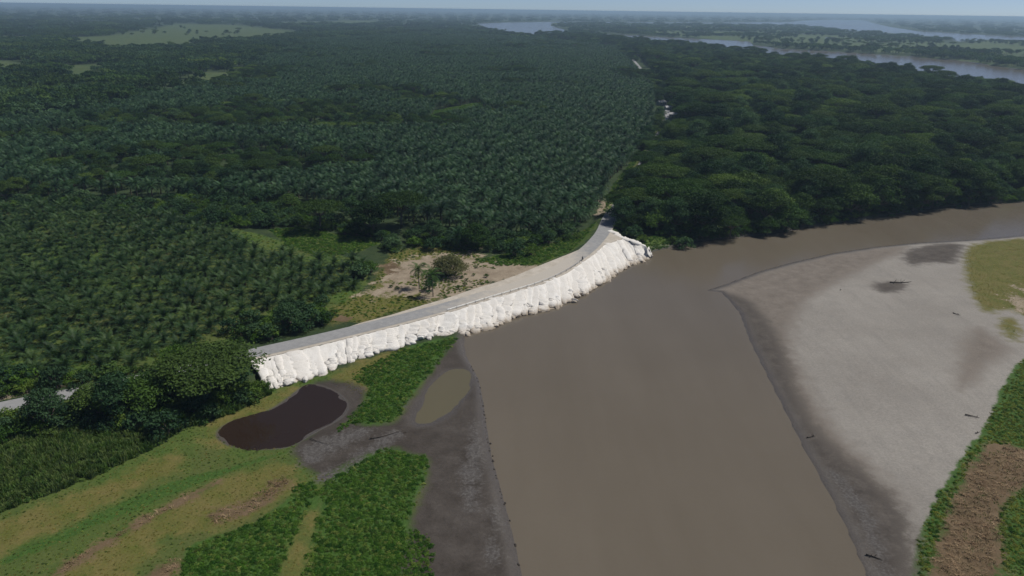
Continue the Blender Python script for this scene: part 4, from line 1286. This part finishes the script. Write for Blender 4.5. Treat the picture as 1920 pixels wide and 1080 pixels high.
k = (zone('mud', X, Y) < 0) & (np.where(sdf(ZP['weeds'][5], X, Y) > 0, -1, zone('weeds', X, Y)) < 0) & (zone('ochre', X, Y) < .0) & (zone('brown', X, Y) < 0) & (sdf(reed_poly, X, Y) < 0)
carpet('meadow_grass', np.stack([X[k], Y[k]], 1), [HERBS[3], OCH[3], OCH[0]], 'green grass between the weed patches', .3, .65, [.35, .4, .25])
carpet('straw_litter', fill('brown', (3, 0, 1, 2), 1.0, .5), STRAW, 'dry straw lying on bare brown soil', .6, 1.3, [.5, .4, .1])
X, Y = jitter_grid(ZP['grass'][8], 2.2, 1.1)
X_, Y_ = jitter_grid(ZP['ochre'][5], 1.5, .8); k = (zone('tan', X_, Y_) < 1.5 * vnoise(X_, Y_, 9, 4)) & (zone('brown', X_, Y_) < 0); X = np.append(X, X_[k]); Y = np.append(Y, Y_[k])
X_, Y_ = jitter_grid(ZP['tan'][0], 1.3, .65); k = (vnoise(X_, Y_, 11, 47) > .16) & (sdf(emb_poly, X_, Y_) < -2); X = np.append(X, X_[k]); Y = np.append(Y, Y_[k])
XC, YC = [], []
for i in (1, 2, 3, 4, 5, 6, 9, 10):
    X_, Y_ = jitter_grid(ZP['grass'][i], 1.1, .55); XC.append(X_); YC.append(Y_)
XC = np.concatenate(XC); YC = np.concatenate(YC); k = road_clear(XC, YC, 5)
carpet('clearing_grass', np.stack([XC[k], YC[k]], 1), [HERBS[0], HERBS[1], HERBS[2], HERBS[3]], 'bright green grass of the clearings between trees and road', .7, 1.4)
k = road_clear(X, Y, 5)
carpet('field_grass', np.stack([X[k], Y[k]], 1), [HERBS[1], HERBS[3], YGR[0]], 'green grass under the young palms and in the bare clearing', .5, 1.3)


# ------------------------------------------------------------------ guard rail
rail_c = offset(er_line, 0.7)
xr = rail_c[:, 0]
i0 = int(np.argmin(np.abs(xr - P(838, 583, ZR)[0]))); i1 = int(np.argmin(np.abs(xr - P(1090, 490, ZR)[0])))
gl = rail_c[i0:i1]
gr = link('guard_rail', None, loc=(gl[0][0], gl[0][1], ZR), label='grey steel guard rail along the river side of the road', cat='guard rail')
o0 = np.array([gl[0][0], gl[0][1], ZR])
post = MB(); post.box((0, 0, .38), (.14, .18, .86)); post_me = post.mesh('post', [M_steel])
for j in range(0, len(gl), 4):
    link('post', post_me, parent=gr, loc=tuple(gl[j] - o0))
for j in range(0, len(gl) - 4, 4):
    sg = gl[j:j + 5] - o0
    prof = [(-.03, .46), (.05, .53), (-.03, .61), (.05, .69), (-.03, .76)]
    t = np.gradient(sg[:, :2], axis=0); t /= np.linalg.norm(t, axis=1)[:, None]
    V = []
    for a, tt in zip(sg, t):
        for dx, zz in prof:
            V.append((a[0] + tt[1] * (dx - .12), a[1] - tt[0] * (dx - .12), zz))
    F = [(r_ * 5 + c, r_ * 5 + c + 1, (r_ + 1) * 5 + c + 1, (r_ + 1) * 5 + c) for r_ in range(4) for c in range(4)]
    mb = MB(); mb.add(V, F); link('rail', mb.mesh('rail', [M_steel]), parent=gr)


# ------------------------------------------------------------------ driftwood
def driftwood(px, py, length, ang, label, z=None, br_=3, seed=1):
    g = np.random.default_rng(seed)
    q = P(px, py, .8)
    gz = float(ground_z(np.array([q[0]]), np.array([q[1]]))[0])
    mb = MB(); n = 7
    pts = [np.array([length * (u - .5), .12 * length * math.sin(u * 2 + seed), .16 + .1 * g.random()]) for u in np.linspace(0, 1, n)]
    mb.tube(pts, np.linspace(.26, .08, n) * (length / 6) ** .5 * (.45 if br_ == 0 else 1), 7)
    for i in range(br_):
        a = pts[g.integers(1, n - 1)]
        d = np.array([g.uniform(-.4, .6), g.choice([-1, 1]) * g.uniform(.2, .8), g.uniform(.35, .9)]) * length * .22
        mb.tube([a, a + d * .6, a + d + [0, 0, .1]], [.11, .07, .03], 5)
    link('driftwood', mb.mesh('driftwood', [M_drift], True), loc=(q[0], q[1], gz), rz=ang, label=label, cat='driftwood', group='driftwood on the sandbar')


driftwood(1686, 531, 8.5, 0.05, 'long dark driftwood trunk with branches lying on the pale sandbar', br_=5, seed=4)
driftwood(1575, 545, 1.6, 1.0, 'tiny dark stick left of the driftwood trunk on the sandbar', br_=1, seed=5)
driftwood(1522, 816, 2.4, 0.1, 'small forked branch at the wet edge of the sandbar', br_=3, seed=6)
driftwood(1640, 1042, 3.0, -0.5, 'dark stranded branch on the mud near the bottom edge', br_=3, seed=7)
driftwood(1822, 785, 3.2, -0.3, 'thin branch beside the green strip on the sandbar', br_=2, seed=8)
driftwood(1793, 592, 2.6, -0.9, 'short dark log beside the ochre plants', br_=2, seed=9)
driftwood(1831, 815, 1.6, 0.4, 'small dark stick below the thin branch on the sandbar', br_=2, seed=10)
driftwood(602, 828, 6.0, -.35, 'thin dark ditch line, built as a pole, on the mud right of the dark pond', br_=0, seed=22)  # pole stands in for a narrow dark ditch in the mud
driftwood(725, 814, 9, .42, 'long dark ditch line, built as a pole, on the mud below the olive pool', br_=0, seed=23)  # a second dark ditch line, represented by a long pole
driftwood(760, 812, 0.9, .5, 'small stick on the mud below the olive pool', br_=1, seed=12)
driftwood(1555, 432, 5.5, .3, 'pale fallen trunk at the foot of the forest bank', br_=2, seed=13)
driftwood(1836, 387, 7, .5, 'grey fallen tree leaning into the water at the far right bank', br_=4, seed=14)
driftwood(1235, 478, 5.0, .1, 'dark log floating beside the tip of the white bags', br_=1, seed=15)

# clods and stones that have dropped off the cut bank
M_clod = simple_mat('mud_clod', (0.035, 0.03, 0.026), (0.06, 0.052, 0.045), 4, bump=.4)
sh = resample(np.array([P(a, b, 0) for a, b in shore_w[2:12]]), 1.3)
cl = np.random.default_rng(21)
mb = MB()
for q in sh[::-1]:
    for _ in range(2):
        if cl.random() < .55:
            c = q + np.array([cl.normal(0, .35) - .3, cl.normal(0, .4), 0.05]); s_ = cl.uniform(.12, .38)
            pts = [c + np.array([0, 0, z]) for z in (-.15, .05 * s_, .7 * s_)]
            mb.tube(pts, [s_, s_ * cl.uniform(.8, 1.1), s_ * .4], 6)
link('mud_clods', mb.mesh('mud_clods', [M_clod]), kind='stuff', label='dark mud clods fallen along the cut river edge')


# ------------------------------------------------------------------ houses by the far road
M_wall = simple_mat('limewashed_wall', (0.55, 0.53, 0.48), (0.62, 0.6, 0.55), .6)
M_roof = simple_mat('zinc_roof', (0.34, 0.34, 0.35), (0.46, 0.46, 0.47), .4, rough=.6)
M_door = simple_mat('painted_door', (0.10, 0.12, 0.14), (0.13, 0.15, 0.17), 1)
LBL = ['small house with pale metal roof, farthest of three by the far road', 'small house with pale gabled roof, middle of three by the far road', 'small low house with pale roof, nearest of three by the far road']
for i, (a, b, rz, w, d) in enumerate(HOUSES):
    q = P(a, b, 3.3)
    hs = link('house', None, loc=(q[0], q[1], 3.3), rz=rz, label=LBL[i], cat='house', group='houses by the far road')
    mb = MB(); mb.box((0, 0, 1.4), (w, d, 2.9))
    mb.add([(-w / 2, -d / 2, 2.85), (w / 2, -d / 2, 2.85), (w / 2, d / 2, 2.85), (-w / 2, d / 2, 2.85), (-w / 2, 0, 4.2), (w / 2, 0, 4.2)], [(0, 3, 4), (1, 5, 2)])
    link('wall', mb.mesh('wall', [M_wall]), parent=hs)
    mb = MB()
    for sg in (-1, 1):
        mb.add([(-w / 2 - .5, sg * (d / 2 + .7), 2.75), (w / 2 + .5, sg * (d / 2 + .7), 2.75), (w / 2 + .5, 0, 4.35), (-w / 2 - .5, 0, 4.35), (-w / 2 - .5, sg * (d / 2 + .7), 2.63), (w / 2 + .5, sg * (d / 2 + .7), 2.63), (w / 2 + .5, 0, 4.23), (-w / 2 - .5, 0, 4.23)],
               [(0, 1, 2, 3), (4, 7, 6, 5), (0, 4, 5, 1), (0, 3, 7, 4), (1, 5, 6, 2)])
    link('roof', mb.mesh('roof', [M_roof]), parent=hs)
    mb = MB(); mb.box((0, -d / 2 - .03, 1.0), (1.0, .08, 2.1)); link('door', mb.mesh('door', [M_door]), parent=hs)
    wm = MB(); wm.box((0, 0, 0), (1.2, .08, 1.1)); wme = wm.mesh('window', [M_door])
    for sx_ in (-1, 1):
        link('window', wme, parent=hs, loc=(sx_ * w * .3, -d / 2 - .03, 1.5))


# ------------------------------------------------------------------ motorcycle and rider
M_black = simple_mat('black_paint', (0.02, 0.02, 0.022), (0.03, 0.03, 0.032), 3, rough=.4)
M_rubber = simple_mat('tyre_rubber', (0.02, 0.02, 0.02), (0.03, 0.03, 0.03), 5)
M_cloth = simple_mat('dark_clothes', (0.025, 0.028, 0.04), (0.04, 0.045, 0.06), 4)
M_skin = simple_mat('skin', (0.25, 0.14, 0.09), (0.28, 0.16, 0.10), 8, rough=.6)
bi = int(np.argmin(np.abs(road_line[:, 0] - P(1092, 487, ZR)[0]) + np.abs(road_line[:, 1] - P(1092, 487, ZR)[1])))
bd = road_line[bi + 1] - road_line[bi - 1]
bang = math.atan2(bd[1], bd[0])
bq = P(1092, 488, ZR + .05)
bike = link('motorcycle', None, loc=(bq[0], bq[1], ZR + .055), rz=bang, label='small dark motorcycle riding on the embankment road', cat='motorcycle')


def ring(mb, c, R, r, n=18, k=6):
    V = []; F = []
    for i in range(n):
        a = 2 * math.pi * i / n
        for j in range(k):
            b_ = 2 * math.pi * j / k
            V.append((c[0] + (R + r * math.cos(b_)) * math.cos(a), c[1] + r * math.sin(b_), c[2] + (R + r * math.cos(b_)) * math.sin(a)))
    for i in range(n):
        for j in range(k):
            F.append((i * k + j, ((i + 1) % n) * k + j, ((i + 1) % n) * k + (j + 1) % k, i * k + (j + 1) % k))
    mb.add(V, F)


for x_ in (-.62, .64):
    mb = MB(); ring(mb, (x_, 0, .31), .25, .055); w_ = link('wheel', mb.mesh('tyre', [M_rubber], True), parent=bike)
    mb = MB()
    for sp in range(6):
        a = sp * math.pi / 3
        mb.tube([(x_, 0, .31), (x_ + .24 * math.cos(a), 0, .31 + .24 * math.sin(a))], [.02, .02], 5)
    link('rim', mb.mesh('rim', [M_steel]), parent=w_)
mb = MB(); mb.tube([(.64, 0, .31), (.5, 0, .75), (.42, 0, 1.0)], [.045, .05, .05], 6); link('fork', mb.mesh('fork', [M_steel]), parent=bike)
mb = MB(); mb.tube([(.38, -.36, 1.02), (.44, -.15, 1.0), (.44, .15, 1.0), (.38, .36, 1.02)], [.02] * 4, 6); link('handlebar', mb.mesh('handlebar', [M_black]), parent=bike)
mb = MB(); mb.tube([(-.1, 0, .8), (.1, 0, .86), (.35, 0, .84), (.42, 0, .8)], [.08, .16, .15, .06], 10); link('fuel_tank', mb.mesh('fuel_tank', [M_black], True), parent=bike)
mb = MB(); mb.tube([(-.75, 0, .82), (-.5, 0, .80), (-.1, 0, .78)], [.08, .13, .12], 8); link('seat', mb.mesh('seat', [M_black], True), parent=bike)
mb = MB(); mb.tube([(-.12, 0, .45), (.1, 0, .45), (.22, 0, .5)], [.12, .17, .1], 8); mb.tube([(-.62, 0, .31), (-.3, 0, .45), (.0, 0, .7), (.42, 0, .78)], [.05, .05, .05, .05], 6); link('engine', mb.mesh('engine', [M_steel]), parent=bike)
mb = MB(); mb.tube([(.1, -.14, .35), (-.3, -.16, .3), (-.75, -.17, .42)], [.03, .05, .05], 6); link('exhaust', mb.mesh('exhaust', [M_steel]), parent=bike)

# rider: one skinned body seated, hands on the bar
J = [(-.28, 0, .98), (-.2, 0, 1.2), (-.12, 0, 1.42), (-.08, 0, 1.54), (-.05, 0, 1.66), (-.04, 0, 1.76),
     (-.13, .19, 1.44), (.08, .27, 1.2), (.34, .31, 1.05), (-.13, -.19, 1.44), (.08, -.27, 1.2), (.34, -.31, 1.05),
     (-.25, .12, .94), (.14, .2, .86), (.02, .2, .45), (.14, .2, .38), (-.25, -.12, .94), (.14, -.2, .86), (.02, -.2, .45), (.14, -.2, .38)]
Ed = [(0, 1), (1, 2), (2, 3), (3, 4), (4, 5), (2, 6), (6, 7), (7, 8), (2, 9), (9, 10), (10, 11), (0, 12), (12, 13), (13, 14), (14, 15), (0, 16), (16, 17), (17, 18), (18, 19)]
Rr = [.15, .15, .16, .06, .1, .09, .07, .05, .04, .07, .05, .04, .1, .075, .05, .05, .1, .075, .05, .05]
me = bpy.data.meshes.new('person'); me.from_pydata(J, Ed, []); me.materials.append(M_cloth)
rider = link('person', me, loc=(bq[0], bq[1], ZR + .055), rz=bang, label='motorcycle rider in dark clothes sitting on the motorcycle', cat='person')
sm = rider.modifiers.new('skin', 'SKIN')
for v, r_ in zip(me.skin_vertices[0].data, Rr):
    v.radius = (r_, r_)
me.skin_vertices[0].data[0].use_root = True
rider.modifiers.new('sub', 'SUBSURF').levels = 1
mb = MB(); ring(mb, (-.04, 0, 1.72), .06, .07, 10, 6); link('helmet', mb.mesh('helmet', [M_black], True), parent=rider)

# ------------------------------------------------------------------ air
mb = MB(); mb.box((0, 29000, 47.5), (120000, 70000, 107.0))
hm = bpy.data.materials.new('haze_air'); hm.use_nodes = True
hn = hm.node_tree; hn.nodes.clear()
ho = hn.nodes.new('ShaderNodeOutputMaterial'); hv = hn.nodes.new('ShaderNodeVolumePrincipled')
hv.inputs['Color'].default_value = (0.56, 0.79, 1.0, 1)
hv.inputs['Density'].default_value = 0.000105
hv.inputs['Anisotropy'].default_value = 0.2
hn.links.new(hv.outputs[0], ho.inputs['Volume'])
link('haze', mb.mesh('haze', [hm]), kind='stuff', label='thin blue haze over the plain')
